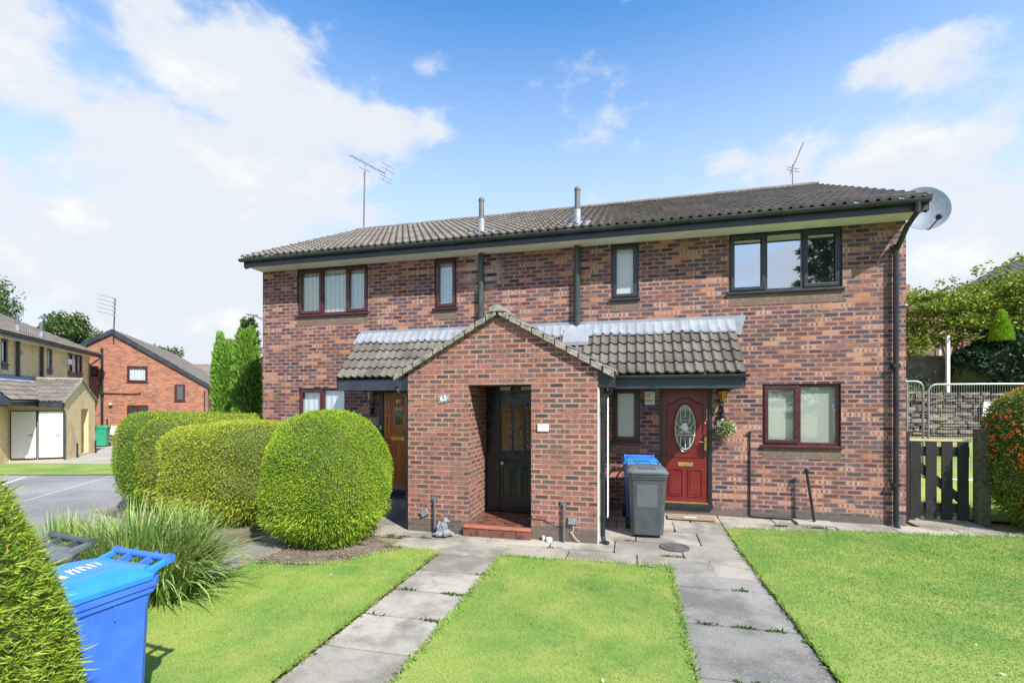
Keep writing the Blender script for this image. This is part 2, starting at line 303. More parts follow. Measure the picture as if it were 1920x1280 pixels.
# ------------------------------------------------------------------ mesh helpers
class MB:
    def __init__(s): s.v = []; s.f = []; s.uv = {}; s.mi = []
    def face(s, pts, uv=None, mi=0):
        b = len(s.v); s.v += [tuple(p) for p in pts]; s.f.append(tuple(range(b, b + len(pts)))); s.mi.append(mi)
        if uv: s.uv[len(s.f) - 1] = uv
    def box(s, x0, x1, y0, y1, z0, z1, mi=0):
        if x0 > x1: x0, x1 = x1, x0
        if y0 > y1: y0, y1 = y1, y0
        b = len(s.v)
        s.v += [(x0, y0, z0), (x1, y0, z0), (x1, y1, z0), (x0, y1, z0), (x0, y0, z1), (x1, y0, z1), (x1, y1, z1), (x0, y1, z1)]
        for q in ((0, 3, 2, 1), (4, 5, 6, 7), (0, 1, 5, 4), (1, 2, 6, 5), (2, 3, 7, 6), (3, 0, 4, 7)):
            s.f.append(tuple(b + i for i in q)); s.mi.append(mi)
        return s
    def hexa(s, bot, top, mi=0):
        n = len(bot); b = len(s.v); s.v += [tuple(p) for p in bot] + [tuple(p) for p in top]
        s.f.append(tuple(b + i for i in reversed(range(n)))); s.f.append(tuple(b + n + i for i in range(n))); s.mi += [mi, mi]
        for i in range(n):
            j = (i + 1) % n; s.f.append((b + i, b + j, b + n + j, b + n + i)); s.mi.append(mi)
        return s
    def tube(s, pts, r, n=8, cap=True, mi=0):
        pts = [Vector(p) for p in pts]; rs = r if isinstance(r, (list, tuple)) else [r] * len(pts)
        rings = []; up = None
        for i, p in enumerate(pts):
            d = (pts[min(i + 1, len(pts) - 1)] - pts[max(i - 1, 0)]).normalized()
            if up is None: up = Vector((0, 0, 1)) if abs(d.z) < .9 else Vector((1, 0, 0))
            a = d.cross(up).normalized(); bb = a.cross(d).normalized(); up = bb
            base = len(s.v)
            for k in range(n):
                an = 2 * PI * k / n; s.v.append(tuple(p + (a * math.cos(an) + bb * math.sin(an)) * rs[i]))
            rings.append(base)
        for a, b in zip(rings, rings[1:]):
            for k in range(n): s.f.append((a + k, a + (k + 1) % n, b + (k + 1) % n, b + k)); s.mi.append(mi)
        if cap:
            s.f.append(tuple(rings[0] + k for k in reversed(range(n)))); s.f.append(tuple(rings[-1] + k for k in range(n))); s.mi += [mi, mi]
        return s
    def lathe(s, prof, c=(0, 0, 0), n=16, mi=0):
        rings = []
        for (r, z) in prof:
            b = len(s.v)
            for k in range(n): s.v.append((c[0] + r * math.cos(2 * PI * k / n), c[1] + r * math.sin(2 * PI * k / n), c[2] + z))
            rings.append(b)
        for a, b in zip(rings, rings[1:]):
            for k in range(n): s.f.append((a + k, a + (k + 1) % n, b + (k + 1) % n, b + k)); s.mi.append(mi)
        s.f.append(tuple(rings[0] + k for k in reversed(range(n)))); s.f.append(tuple(rings[-1] + k for k in range(n))); s.mi += [mi, mi]
        return s
    def ell(s, c, r, n=12, m=8, mi=0):
        prof = [(math.sin(PI * i / m), -math.cos(PI * i / m)) for i in range(1, m)]
        b0 = len(s.v); s.lathe([(p[0], p[1]) for p in prof], (0, 0, 0), n, mi)
        for i in range(b0, len(s.v)):
            v = s.v[i]; s.v[i] = (c[0] + v[0] * r[0], c[1] + v[1] * r[1], c[2] + v[2] * r[2])
        return s
    def add(s, o, mat=None):
        b = len(s.v); fo = len(s.f)
        s.v += [tuple(mat @ Vector(v)) if mat else v for v in o.v]
        s.f += [tuple(b + i for i in f) for f in o.f]; s.mi += o.mi
        for k, u in o.uv.items(): s.uv[fo + k] = u
        return s
    def build(s, name, mats, parent=None, bevel=0., smooth=False, loc=None):
        me = bpy.data.meshes.new(name); me.from_pydata(s.v, [], s.f); me.update()
        if not isinstance(mats, (list, tuple)): mats = [mats]
        for m in mats: me.materials.append(m)
        if len(mats) > 1: me.polygons.foreach_set('material_index', s.mi)
        uvl = me.uv_layers.new(name='UVMap'); dat = np.zeros(len(me.loops) * 2, dtype=np.float32)
        for p in me.polygons:
            n = p.normal; cu = s.uv.get(p.index)
            for k, li in enumerate(p.loop_indices):
                if cu: u, v = cu[k]
                else:
                    q = s.v[me.loops[li].vertex_index]
                    if abs(n.z) > .75: u, v = q[0], q[1]
                    elif abs(n.x) > abs(n.y): u, v = q[1], q[2]
                    else: u, v = q[0], q[2]
                dat[2 * li] = u; dat[2 * li + 1] = v
        uvl.data.foreach_set('uv', dat)
        if smooth: me.polygons.foreach_set('use_smooth', [True] * len(me.polygons))
        o = bpy.data.objects.new(name, me); C.objects.link(o)
        if parent: o.parent = parent
        if loc: o.location = loc
        if bevel:
            b = o.modifiers.new('bevel', 'BEVEL'); b.width = bevel; b.segments = 2; b.limit_method = 'ANGLE'; b.angle_limit = R(40)
        return o

def tag(o, label=None, cat=None, group=None, kind=None):
    if label: o['label'] = label
    if cat: o['category'] = cat
    if group: o['group'] = group
    if kind: o['kind'] = kind
    return o
def thing(name, label, cat, loc=(0, 0, 0), rz=0., group=None):
    o = bpy.data.objects.new(name, None); C.objects.link(o); o.location = loc; o.rotation_euler = (0, 0, rz)
    o.empty_display_size = .2
    return tag(o, label, cat, group)

def kites(name, Cn, D, S, L, W, mats, core=None, parent=None, mi=None):
    """many small kite shaped leaves (numpy) plus an optional core MB, as one mesh"""
    n = len(Cn); L = np.asarray(L).reshape(-1, 1) * np.ones((n, 1)); W = np.asarray(W).reshape(-1, 1) * np.ones((n, 1))
    V = np.empty((n, 4, 3)); V[:, 0] = Cn; V[:, 1] = Cn + D * L * .45 + S * W * .5; V[:, 2] = Cn + D * L; V[:, 3] = Cn + D * L * .45 - S * W * .5
    V = V.reshape(-1, 3); nv = len(V)
    cv = np.array(core.v).reshape(-1, 3) if core else np.zeros((0, 3)); cf = core.f if core else []
    me = bpy.data.meshes.new(name)
    loops = np.arange(nv); cl = np.array([i + nv for f in cf for i in f], dtype=np.int64)
    tot = np.concatenate([np.full(n, 4), np.array([len(f) for f in cf], dtype=np.int64)]).astype(np.int32)
    start = np.concatenate([[0], np.cumsum(tot)[:-1]]).astype(np.int32)
    me.vertices.add(nv + len(cv)); me.vertices.foreach_set('co', np.concatenate([V, cv]).astype(np.float32).ravel())
    me.loops.add(int(tot.sum())); me.loops.foreach_set('vertex_index', np.concatenate([loops, cl]).astype(np.int32))
    me.polygons.add(len(tot)); me.polygons.foreach_set('loop_start', start); me.polygons.foreach_set('loop_total', tot)
    for m in mats: me.materials.append(m)
    idx = np.zeros(len(tot), dtype=np.int32)
    if mi is not None: idx[:n] = mi
    if core: idx[n:] = [len(mats) - 1] * len(cf)
    me.polygons.foreach_set('material_index', idx)
    me.update(calc_edges=True); me.validate()
    o = bpy.data.objects.new(name, me); C.objects.link(o)
    if parent: o.parent = parent
    return o
def unit(a): return a / np.maximum(np.linalg.norm(a, axis=1, keepdims=True), 1e-9)
def rdir(n): return unit(rng.normal(size=(n, 3)))
def side(D):
    return unit(np.cross(D, rdir(len(D))))

def frame_pts(x0, x1, z0, z1, w):
    return ((x0, x1, z0, z0 + w), (x0, x1, z1 - w, z1), (x0, x0 + w, z0 + w, z1 - w), (x1 - w, x1, z0 + w, z1 - w))
def wall_holes(mb, x0, x1, z0, z1, holes, y=0., rev=.12, back=True):
    xs = sorted({x0, x1, *[h[0] for h in holes], *[h[1] for h in holes]}); zs = sorted({z0, z1, *[h[2] for h in holes], *[h[3] for h in holes]})
    for a, b in zip(xs, xs[1:]):
        for c, d in zip(zs, zs[1:]):
            mx, mz = (a + b) / 2, (c + d) / 2
            if any(h[0] < mx < h[1] and h[2] < mz < h[3] for h in holes): continue
            mb.face([(a, y, c), (b, y, c), (b, y, d), (a, y, d)])
    for (a, b, c, d) in holes:
        mb.face([(a, y, c), (a, y, d), (a, y + rev, d), (a, y + rev, c)]); mb.face([(b, y, d), (b, y, c), (b, y + rev, c), (b, y + rev, d)])
        mb.face([(a, y, d), (b, y, d), (b, y + rev, d), (a, y + rev, d)]); mb.face([(b, y, c), (a, y, c), (a, y + rev, c), (b, y + rev, c)])

def tiles(mb, o, u, s, w, gauge, n, roll=.15, hgt=.028, thick=.022, samp=7):
    """rolled interlocking tiles. o origin at eave, u along eave, s up slope (unit), w width"""
    o = Vector(o); u = Vector(u); s = Vector(s); nn = u.cross(s).normalized()
    if nn.z < 0: nn = -nn
    nr = int(round(w / roll)); roll = w / nr; N = nr * samp
    prof = []
    for i in range(N + 1):
        q = (i % samp) / samp
        prof.append(hgt * (math.sin(PI * q / .55) if q < .55 else -.10 * math.sin(PI * (q - .55) / .45)))
    for c in range(n):
        jit = [random.uniform(-.004, .004) for _ in range(nr // 2 + 2)]
        b = len(mb.v)
        for i in range(N + 1):
            p = o + u * (i * w / N); j = jit[i // (2 * samp)]
            mb.v.append(tuple(p + s * (c * gauge + j) + nn * (prof[i] - .012)))
            mb.v.append(tuple(p + s * (c * gauge + j) + nn * (prof[i] + thick)))
            mb.v.append(tuple(p + s * ((c + 1) * gauge + .02) + nn * (prof[i] - .004)))
        for i in range(N):
            a = b + 3 * i; x = i * w / N; x2 = (i + 1) * w / N
            for (q0, q1, q2, q3), (v0, v1) in (((a, a + 3, a + 4, a + 1), (c + .02, c + .05)), ((a + 1, a + 4, a + 5, a + 2), (c + .05, c + .95))):
                mb.f.append((q0, q1, q2, q3)); mb.mi.append(0)
                mb.uv[len(mb.f) - 1] = ((x + .001, v0), (x2 - .001, v0), (x2 - .001, v1), (x + .001, v1))
    return mb

def gutter(mb, x0, x1, y, z, r=.055, clips=None):
    n = 8; prof = [(math.cos(PI + PI * k / n) * r, math.sin(PI + PI * k / n) * r) for k in range(n + 1)]
    prof2 = [(p[0] * .9, p[1] * .9) for p in prof]
    b = len(mb.v)
    for x in (x0, x1):
        for p in prof + prof2[::-1]: mb.v.append((x, y + p[0], z + p[1]))
    m = 2 * (n + 1)
    for k in range(m): mb.f.append((b + k, b + (k + 1) % m, b + m + (k + 1) % m, b + m + k)); mb.mi.append(0)
    for x in (x0, x1):
        mb.face([(x, y + p[0], z + p[1]) for p in prof])
    for x in (clips or []):
        q = [(math.cos(PI + PI * k / n) * (r + .01), math.sin(PI + PI * k / n) * (r + .01)) for k in range(n + 1)]
        mb.hexa([(x - .03, y + a, z + c) for a, c in q], [(x + .03, y + a, z + c) for a, c in q])
    return mb

def window(parent, x0, x1, z0, z1, cols, fm, behind, glass='glass', sill=True, apron=True, opens=(), y=0., w=.055):
    """cols: x positions of mullions; opens: which lights have a sash"""
    f = MB(); yf = y + .035
    for a, b, c, d in frame_pts(x0, x1, z0, z1, w): f.box(a, b, yf, yf + .06, c, d)
    for m in cols: f.box(m - w / 2, m + w / 2, yf - .003, yf + .058, z0 + w, z1 - w)
    win = f.build('window', fm, parent, bevel=.006)
    edges = [x0 + w] + [v for m in cols for v in (m - w / 2, m + w / 2)] + [x1 - w]
    lights = [(edges[i], edges[i + 1]) for i in range(0, len(edges), 2)]
    for i, (a, b) in enumerate(lights):
        a2, b2, c2, d2 = a, b, z0 + w, z1 - w
        if i in opens:
            s = MB()
            for q in frame_pts(a - .018, b + .018, z0 + w - .018, z1 - w + .018, .062): s.box(q[0], q[1], yf - .022, yf - .004, q[2], q[3])
            s.build('sash', fm, win, bevel=.008)
        MB().box(a - .01, b + .01, yf + .022, yf + .030, z0 + w - .01, z1 - w + .01).build('pane', MT[glass], win)
    if behind:
        bm = MB(); bm.box(x0 + .03, x1 - .03, yf + .075, yf + .085, z0 + .03, z1 - .03); bm.build(behind[0], MT[behind[1]], win)
    MB().box(x0 - .0, x1 + .0, yf + .10, yf + .12, z0, z1).build('room_shade', MT['dark'], win)
    if sill: MB().box(x0 - .03, x1 + .03, y - .05, y + .034, z0 - .035, z0 + .004).build('sill', fm, win, bevel=.005)
    if apron: MB().box(x0 - .0, x1 + .0, y - .004, y + .02, z0 - .035 - .19, z0 - .037).build('brown_brick_panel', MT['apron'], win)
    return win

def text(s, size, mat, parent, loc, rot=(PI / 2, 0, 0), depth=.003, name='lettering', align='CENTER'):
    cu = bpy.data.curves.new('t', 'FONT'); cu.body = s; cu.size = size; cu.extrude = depth; cu.align_x = align; cu.align_y = 'CENTER'
    cu.offset = size * .012
    ob = bpy.data.objects.new('t', cu); C.objects.link(ob)
    dg = bpy.context.evaluated_depsgraph_get(); me = bpy.data.meshes.new_from_object(ob.evaluated_get(dg))
    bpy.data.objects.remove(ob); me.materials.clear(); me.materials.append(mat)
    o = bpy.data.objects.new(name, me); C.objects.link(o); o.parent = parent; o.location = loc; o.rotation_euler = rot
    return o

# ------------------------------------------------------------------ the terrace house block
def house(label, loc, rz, brick, porch_brick, frames, zs=1., main=True):
    h = thing('brick_house', label, 'house', loc, rz); h.scale = (1, 1, zs)
    HW = 6.12; EZ = 4.95; RY, RZ = 3.9, 7.24; EY = -.45
    px0, px1, pd = (-1.60, 1.39, 1.96) if main else (-1.5, 1.5, 1.66)
    holes = [(-5.23, -3.50, 3.93, 4.95), (3.50, 5.23, 3.93, 4.95), (-2.0, -1.52, 3.93, 4.94), (1.50, 1.99, 3.93, 4.94),
             (-5.20, -4.03, 1.31, 2.35), (4.03, 5.21, 1.31, 2.35)]
    if main: holes += [(1.52, 2.01, 1.31, 2.30), (2.345, 3.228, .25, 2.34), (-3.24, -2.35, .25, 2.30)]
    w = MB(); wall_holes(w, -HW, HW, -.4, EZ, holes, 0.)
    for sx in (-1, 1):
        x = sx * HW; w.face([(x, 0, -.4), (x, 7.8, -.4), (x, 7.8, EZ), (x, 3.9, RZ - .06), (x, 0, EZ)])
    w.face([(HW, 7.8, -.4), (-HW, 7.8, -.4), (-HW, 7.8, EZ), (HW, 7.8, EZ)])
    w.build('wall', MT[brick], h)
    # roof
    sl = Vector((0, RY - (EY - .05), RZ - 5.10)); sl_len = sl.length; su = sl.normalized()
    rt = MB(); n = 15; tiles(rt, (-HW - .1, EY - .05, 5.12), (1, 0, 0), su, 2 * HW + .2, sl_len / n, n, hgt=.038, thick=.03, samp=6)
    rt.face([(-HW - .1, RY, RZ + .01), (HW + .1, RY, RZ + .01), (HW + .1, 8.3, 5.02), (-HW - .1, 8.3, 5.02)])
    for sx in (-1, 1):  # verge undercloak
        x = sx * (HW + .085); rt.hexa([(x - .02, EY - .03, 5.05), (x + .02, EY - .03, 5.05), (x + .02, EY - .03, 5.12), (x - .02, EY - .03, 5.12)],
                                      [(x - .02, RY, RZ - .06), (x + .02, RY, RZ - .06), (x + .02, RY, RZ + .01), (x - .02, RY, RZ + .01)])
    roof = rt.build('roof', MT['tile'], h)
    rd = MB(); k = 0; x = -HW - .1
    while x < HW + .1:
        x2 = min(x + .44, HW + .1)
        pts = [(math.cos(PI * i / 6) * .12, math.sin(PI * i / 6) * .09) for i in range(7)]
        rd.hexa([(x, RY + a, RZ + b + (.006 if k % 2 else 0)) for a, b in pts], [(x2 - .008, RY + a, RZ + b + (.006 if k % 2 else 0)) for a, b in pts]); x = x2; k += 1
    rd.build('ridge_tiles', MT['verge' if not main else 'tile'], roof)
    MB().box(-HW - .08, HW + .08, EY, EY + .022, 4.925, 5.09).build('fascia', MT['fascia'], h, bevel=.003)
    MB().box(-HW - .02, HW + .02, EY + .024, .0, 4.945, 4.957).build('soffit', MT['soffit'], h)
    g = gutter(MB(), -HW - .12, HW + .06, EY - .058, 5.085, .058, [-5.2, -3.4, -1.4, .5, 2.3, 4.2]); g.build('gutter', MT['gutter'], h)
    for sx in (-1, 1):
        bb = MB(); x = sx * (HW + .055)
        bb.hexa([(x - .012, EY + .024, 4.90), (x + .012, EY + .024, 4.90), (x + .012, EY + .024, 5.06), (x - .012, EY + .024, 5.06)],
                [(x - .012, RY, RZ - .24), (x + .012, RY, RZ - .24), (x + .012, RY, RZ - .07), (x - .012, RY, RZ - .07)])
        bb.hexa([(x - .012, 8.25, 4.85), (x + .012, 8.25, 4.85), (x + .012, 8.25, 5.0), (x - .012, 8.25, 5.0)],
                [(x - .012, RY, RZ - .24), (x + .012, RY, RZ - .24), (x + .012, RY, RZ - .07), (x - .012, RY, RZ - .07)])
        bb.build('bargeboard', MT['fascia'], h)
    # windows
    fl, fr_ = frames
    window(h, -5.23, -3.50, 3.93, 4.95, (-4.62, -4.02), MT[fl], ('curtain', 'vblind' if main else 'vblind_white'), opens=(0, 2))
    window(h, 3.50, 5.23, 3.93, 4.95, (4.09, 4.66), MT[fr_], None if main else ('curtain', 'vblind_white'), glass='glass_ref' if main else 'glass', opens=(0, 2))
    window(h, -2.0, -1.52, 3.93, 4.94, (), MT[fl], ('net_curtain', 'net'), 'glass', opens=(0,))
    window(h, 1.50, 1.99, 3.93, 4.94, (), MT[fr_], None, 'glass_obscure', opens=(0,))
    window(h, -5.20, -4.03, 1.31, 2.35, (-4.60,), MT[fl], ('curtain', 'vblind_white'), opens=(0,))
    window(h, 4.03, 5.21, 1.31, 2.35, (4.60,), MT['maroon' if main else fr_], ('venetian_blind', 'slats'), opens=(0,))
    if main: window(h, 1.52, 2.01, 1.31, 2.30, (), MT['maroon'], None, 'glass_obscure', opens=(0,))
    # soil pipes on the upper wall and their vents above the roof
    for x in (-.986, .886):
        p = MB(); p.tube([(x, -.07, 4.944), (x, -.07, 3.3)], .055, 12); p.tube([(x, -.07, 3.75), (x, -.07, 3.68)], .064, 12)
        if main: p.box(x - .02, x + .02, -.03, 0, 4.3, 4.34)
        p.build('soil_pipe', MT['gutter'], h, smooth=False)
        v = MB(); v.tube([(x, -.04, 5.2), (x, -.04, 5.98)], .052, 14); v.lathe([(.06, 0), (.06, .03), (.045, .06), (.02, .075)], (x, -.04, 5.98), 14)
        vo = v.build('vent_pipe', MT['grey_pipe'], h)
        v = MB(); v.tube([(x, -.04, 5.2), (x, -.04, 5.62)], .062, 14)
        v.hexa([(x - .26, -.22, 5.262), (x + .26, -.22, 5.262), (x + .26, .16, 5.45), (x - .26, .16, 5.45)], [(x - .24, -.21, 5.29), (x + .24, -.21, 5.29), (x + .24, .15, 5.478), (x - .24, .15, 5.478)])
        v.build('collar', MT['zinc'], vo)
    # right hand rainwater pipe
    d = MB(); d.tube([(6.02, -.51, 5.05), (6.02, -.51, 4.9), (5.98, -.32, 4.75), (5.95, -.07, 4.45), (5.95, -.07, .1), (5.95, -.14, .04)], .038, 10)
    for z in (4.5, 2.6, .7): d.box(5.9, 6.0, -.11, 0, z, z + .05)
    d.build('downpipe', MT['gutter'] if not main else MT['black'], h)
    # canopies over the doors
    cx0, cx1 = (-3.61, 3.56)
    cs = Vector((0, .93, .995)).normalized()
    c = MB(); tiles(c, (cx0, -.93, 2.50), (1, 0, 0), cs, cx1 - cx0, .25, 5, hgt=.037, thick=.03, samp=8)
    can = c.build('canopy_roof', MT['tile_light' if main else 'tile'], h)
    for x in (cx0, cx1):
        q = MB(); q.hexa([(x - .012, -.9, 2.30), (x + .012, -.9, 2.30), (x + .012, -.002, 2.30), (x - .012, -.002, 2.30)], [(x - .012, -.9, 2.50), (x + .012, -.9, 2.50), (x + .012, -.002, 3.45), (x - .012, -.002, 3.45)])
        q.build('cheek_board', MT['fascia'], can)
    lf = MB(); N = 90; z0 = 3.02
    N = 330
    for i in range(N):   # dressed lead: lower skirt over the tiles then an upstand on the wall
        xa = cx0 - .04 + i * (cx1 + .06 - cx0) / N; xb = xa + (cx1 + .06 - cx0) / N
        nr = round((cx1 - cx0) / .15); rw = (cx1 - cx0) / nr
        def wv(xx):
            q_ = ((xx - cx0) / rw) % 1.; return .55 * (.037 * math.sin(PI * q_ / .55) if q_ < .55 else -.002) + .004 * math.sin(xx * 7.1)
        za = wv(xa); zb = wv(xb); ea = .012 * math.sin(xa * 5.3); eb = .012 * math.sin(xb * 5.3); P0 = lambda x_, y_, w_: (x_, y_, 2.5 + (y_ + .93) * 1.07 + .075 + w_)
        lf.face([P0(xa, -.29 + ea, za), P0(xb, -.29 + eb, zb), P0(xb, -.09, zb * .5), P0(xa, -.09, za * .5)])
        lf.face([P0(xa, -.29 + ea, za - .03), P0(xb, -.29 + eb, zb - .03), P0(xb, -.29 + eb, zb), P0(xa, -.29 + ea, za)])
    lf.face([(cx0 - .04, -.09, 3.455), (cx1 + .02, -.09, 3.455), (cx1 + .02, -.012, 3.47), (cx0 - .04, -.012, 3.47)])
    lf.box(cx0 - .06, cx1 + .20, -.014, -.002, 3.44, 3.54)
    lf.face([(cx1 + .01, -.016, 3.50), (cx1 + .2, -.016, 3.50), (cx1 + .13, -.016, 3.20), (cx1 + .03, -.016, 3.22)])
    lf.hexa([(.66, -.46, 3.055), (1.12, -.46, 3.055), (1.12, -.2, 3.335), (.66, -.2, 3.335)], [(.66, -.46, 3.115), (1.12, -.46, 3.115), (1.12, -.2, 3.395), (.66, -.2, 3.395)])
    lf.build('lead_flashing', MT['lead'], can)
    MB().box(cx0, cx1, -.90, -.878, 2.26, 2.47).build('canopy_fascia', MT['fascia'], can, bevel=.003)
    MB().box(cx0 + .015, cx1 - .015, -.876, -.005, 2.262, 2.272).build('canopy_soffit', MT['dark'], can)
    gutter(MB(), (px1 + .1 if main else cx0 - .03), cx1 + .05, -.955, 2.475, .05, [2.3, 3.2]).build('canopy_gutter', MT['gutter'], can)
    # weep holes above the flashing
    for x in (-4.9, -3.2, -2.2, .25, 1.25, 2.25, 3.2): MB().box(x - .006, x + .006, -.003, .002, 3.58, 3.65).build('weep_hole', MT['dark'], h)
    # porch block
    xm = (px0 + px1) / 2; pe = 2.55; pr = pe + (px1 - px0) / 2 * .565 + .02
    op = (-.585, .405, .02, 2.305) if main else (.0, .75, .1, 2.1)
    pw = MB(); wall_holes(pw, px0, px1, -.4, pe, [op], -pd, .945 if main else .3)
    pw.face([(px0, -pd, pe), (px1, -pd, pe), (xm, -pd, pr)])
    for x in (px0, px1): pw.face([(x, -pd, -.4), (x, 0, -.4), (x, 0, pe), (x, -pd, pe)])
    pw.build('porch_wall', MT[porch_brick], h)
    if not main: MB().box(0, .75, -pd + .28, -pd + .3, .1, 2.1).build('recess_back', MT['brick_yellow'], h)
    pt = MB()
    for sx in (-1, 1):
        ex = (px0 - .24) if sx < 0 else (px1 + .24); ez = pe + .03 - .24 * .53
        s = Vector((xm - ex, 0, pr + .02 - ez)); Ls = s.length; s.normalize()
        if sx > 0: tiles(pt, (ex, -pd - .03, ez), (0, 1, 0), s, pd + (0 if main else 0), Ls / 6, 6, samp=7)
        else: tiles(pt, (ex, 0.0, ez), (0, -1, 0), s, pd + .03, Ls / 6, 6, samp=7)
    prf = pt.build('porch_roof', MT['tile_light' if main else 'tile'], h)
    vg = MB()
    for sx in (-1, 1):
        ex = (px0 - .22) if sx < 0 else (px1 + .22); ez = pe - .24 * .53
        nseg = 10
        for i in range(nseg):
            ta, tb = i / nseg, (i + 1) / nseg - .012
            xa = ex + (xm - ex) * ta; xb = ex + (xm - ex) * tb; za = ez + (pr - .01 - ez) * ta; zb = ez + (pr - .01 - ez) * tb; j = random.uniform(-.006, .006)
            vg.hexa([(xa, -pd - .075 + j, za - .035), (xb, -pd - .075 + j, zb - .045), (xb, -pd + .02, zb - .045), (xa, -pd + .02, za - .035)],
                    [(xa, -pd - .075 + j, za + .02), (xb, -pd - .075 + j, zb + .005), (xb, -pd + .02, zb + .005), (xa, -pd + .02, za + .02)])
            vg.hexa([(xa, -pd - .065 + j, za + .024), (xb, -pd - .06 + j, zb + .012), (xb, -pd + .02, zb + .012), (xa, -pd + .02, za + .024)],
                    [(xa, -pd - .06 + j, za + .055), (xb, -pd - .055 + j, zb + .035), (xb, -pd + .02, zb + .035), (xa, -pd + .02, za + .055)])
    vg.build('verge_strip', MT['verge'], prf, bevel=.004)
    pr2 = MB(); yy = -pd - .09; k = 0
    while yy < -.02:
        pts = [(math.cos(PI * i / 6) * .125, math.sin(PI * i / 6) * .10) for i in range(7)]; y2 = min(yy + .44, 0)
        pr2.hexa([(xm + a, yy, pr - .01 + b + .008 * (k % 2)) for a, b in pts], [(xm + a, y2 - .006, pr - .01 + b + .008 * (k % 2)) for a, b in pts]); yy = y2; k += 1
    pr2.build('porch_ridge', MT['verge'], prf)
    for sx, x in ((-1, px0), (1, px1)):
        q = MB(); q.box(x + sx * .003, x + sx * .24, -pd + .01, -pd + .5, 2.25, 2.49) if sx > 0 else q.box(x - .12, x - .003, -pd + .01, -pd + .5, 2.22, 2.46)
        q.box(x + sx * (.20 if sx > 0 else .09), x + sx * (.22 if sx > 0 else .115), -pd + .502, -.91, 2.25, 2.42)
        q.build('eave_box', MT['black'], prf, bevel=.004)
    return h, (px0, px1, pd)

main_h, (px0, px1, pd) = house('two storey rustic brick house with gabled brick porch and red and hardwood doors', (-1.82, 8.80, 0), 0, 'brick', 'brick_porch', ('maroon', 'black_upvc'))

# porch pipes
def on_house(mb, name, mat, parent=main_h, **k): return mb.build(name, MT[mat], parent, **k)
d = MB(); d.tube([(1.56, -1.84, 2.30), (1.56, -1.84, 2.2), (1.47, -1.86, 2.12), (1.45, -1.88, 2.0), (1.45, -1.88, .10), (1.47, -1.93, .03), (1.53, -1.97, .02)], .036, 10)
for z in (1.85, .95, .33): d.tube([(1.45, -1.88, z), (1.45, -1.88, z + .06)], .043, 10)
on_house(d, 'downpipe', 'black')
d = MB(); d.tube([(-1.86, -1.86, 2.28), (-1.80, -1.87, 2.2), (-1.66, -1.90, 2.13), (-1.64, -1.9, 2.0), (-1.64, -1.9, .05)], .034, 10)
on_house(d, 'downpipe', 'black')
on_house(MB().box(1.393, 1.402, -1.93, -1.72, .02, 2.25), 'corner_trim', 'white')
on_house(MB().box(1.50, 1.515, -1.60, -1.40, .30, 2.25), 'meter_duct', 'white')
# recess: door, tread, jambs
ry = -1.96 + .945
dr = MB(); x0, x1 = -.583, .403
for a, b, c, d_ in ((x0, x0 + .24, .16, 2.30), (x1 - .07, x1, .16, 2.30), (x0 + .24, x1 - .07, 2.20, 2.30)): dr.box(a, b, ry - .02, ry + .06, c, d_)
doorb = on_house(dr, 'porch_door', 'black_door')
lf = MB(); a, b = x0 + .243, x1 - .073
lf.box(a, b, ry, ry + .045, .17, 2.195)
o = lf.build('door_leaf', MT['black_door'], doorb)
pn = (b - a - .06 - .04) / 3
for i in range(3):
    xa = a + .03 + i * (pn + .02); MB().box(xa + .01, xa + pn - .01, ry - .012, ry - .004, 1.22, 2.02).build('glazing', MT['amber_panes'], doorb)
    q = MB()
    for fr in frame_pts(xa + .01, xa + pn - .01, .42, .98, .022): q.box(fr[0], fr[1], ry - .016, ry - .002, fr[2], fr[3])
    q.box(xa + .05, xa + pn - .05, ry - .012, ry - .002, .47, .93)
    q.build('raised_panel', MT['green_black'], doorb, bevel=.006)
MB().box(a + .2, b - .2, ry - .014, ry - .002, 1.06, 1.12).build('letterplate', MT['black'], doorb)
MB().tube([(a + .05, ry - .05, 1.0), (a + .05, ry - .02, 1.0)], .03, 10).build('knob', MT['steel'], doorb)
for xx in (-.30, .06):
    q = MB()
    for k in range(4): q.box(xx + .045 * k, xx + .045 * k + .037, ry - .10, ry - .07, 2.245 + .006 * (k % 2), 2.30)
    q.build('fanlight_panes', MT['ivory'], doorb)  # pale blocks for small fanlight panes over the porch door
tr = MB(); nx, ny = 6, 6
for i in range(nx):
    for j in range(ny):
        xa = x0 + (x1 - x0) * i / nx; xb = x0 + (x1 - x0) * (i + 1) / nx; ya = -1.955 + .935 * j / ny; yb = -1.955 + .935 * (j + 1) / ny
        tr.box(xa + .004, xb - .004, ya + .004, yb - .004, .10, .158 + random.uniform(-.001, .001))
on_house(tr, 'porch_floor_tiles', 'quarry')
on_house(MB().box(x0, x1, -1.95, ry, .0, .150), 'step_base', 'verge')
q = MB()
for i in range(5):
    xa = x0 - .06 + (x1 - x0 + .07) * i / 5; q.box(xa + .003, xa + (x1 - x0 + .07) / 5 - .003, -2.035, -1.99, -.01, .125)
on_house(q, 'step_riser_tiles', 'quarry')
on_house(MB().box(x0 - .055, x1 + .005, -2.05, -1.945, .127, .163), 'step_nosing', 'quarry_edge', bevel=.008)
on_house(MB().box(x0 - .05, x1, -1.99, -1.945, -.01, .126), 'step_core', 'verge')
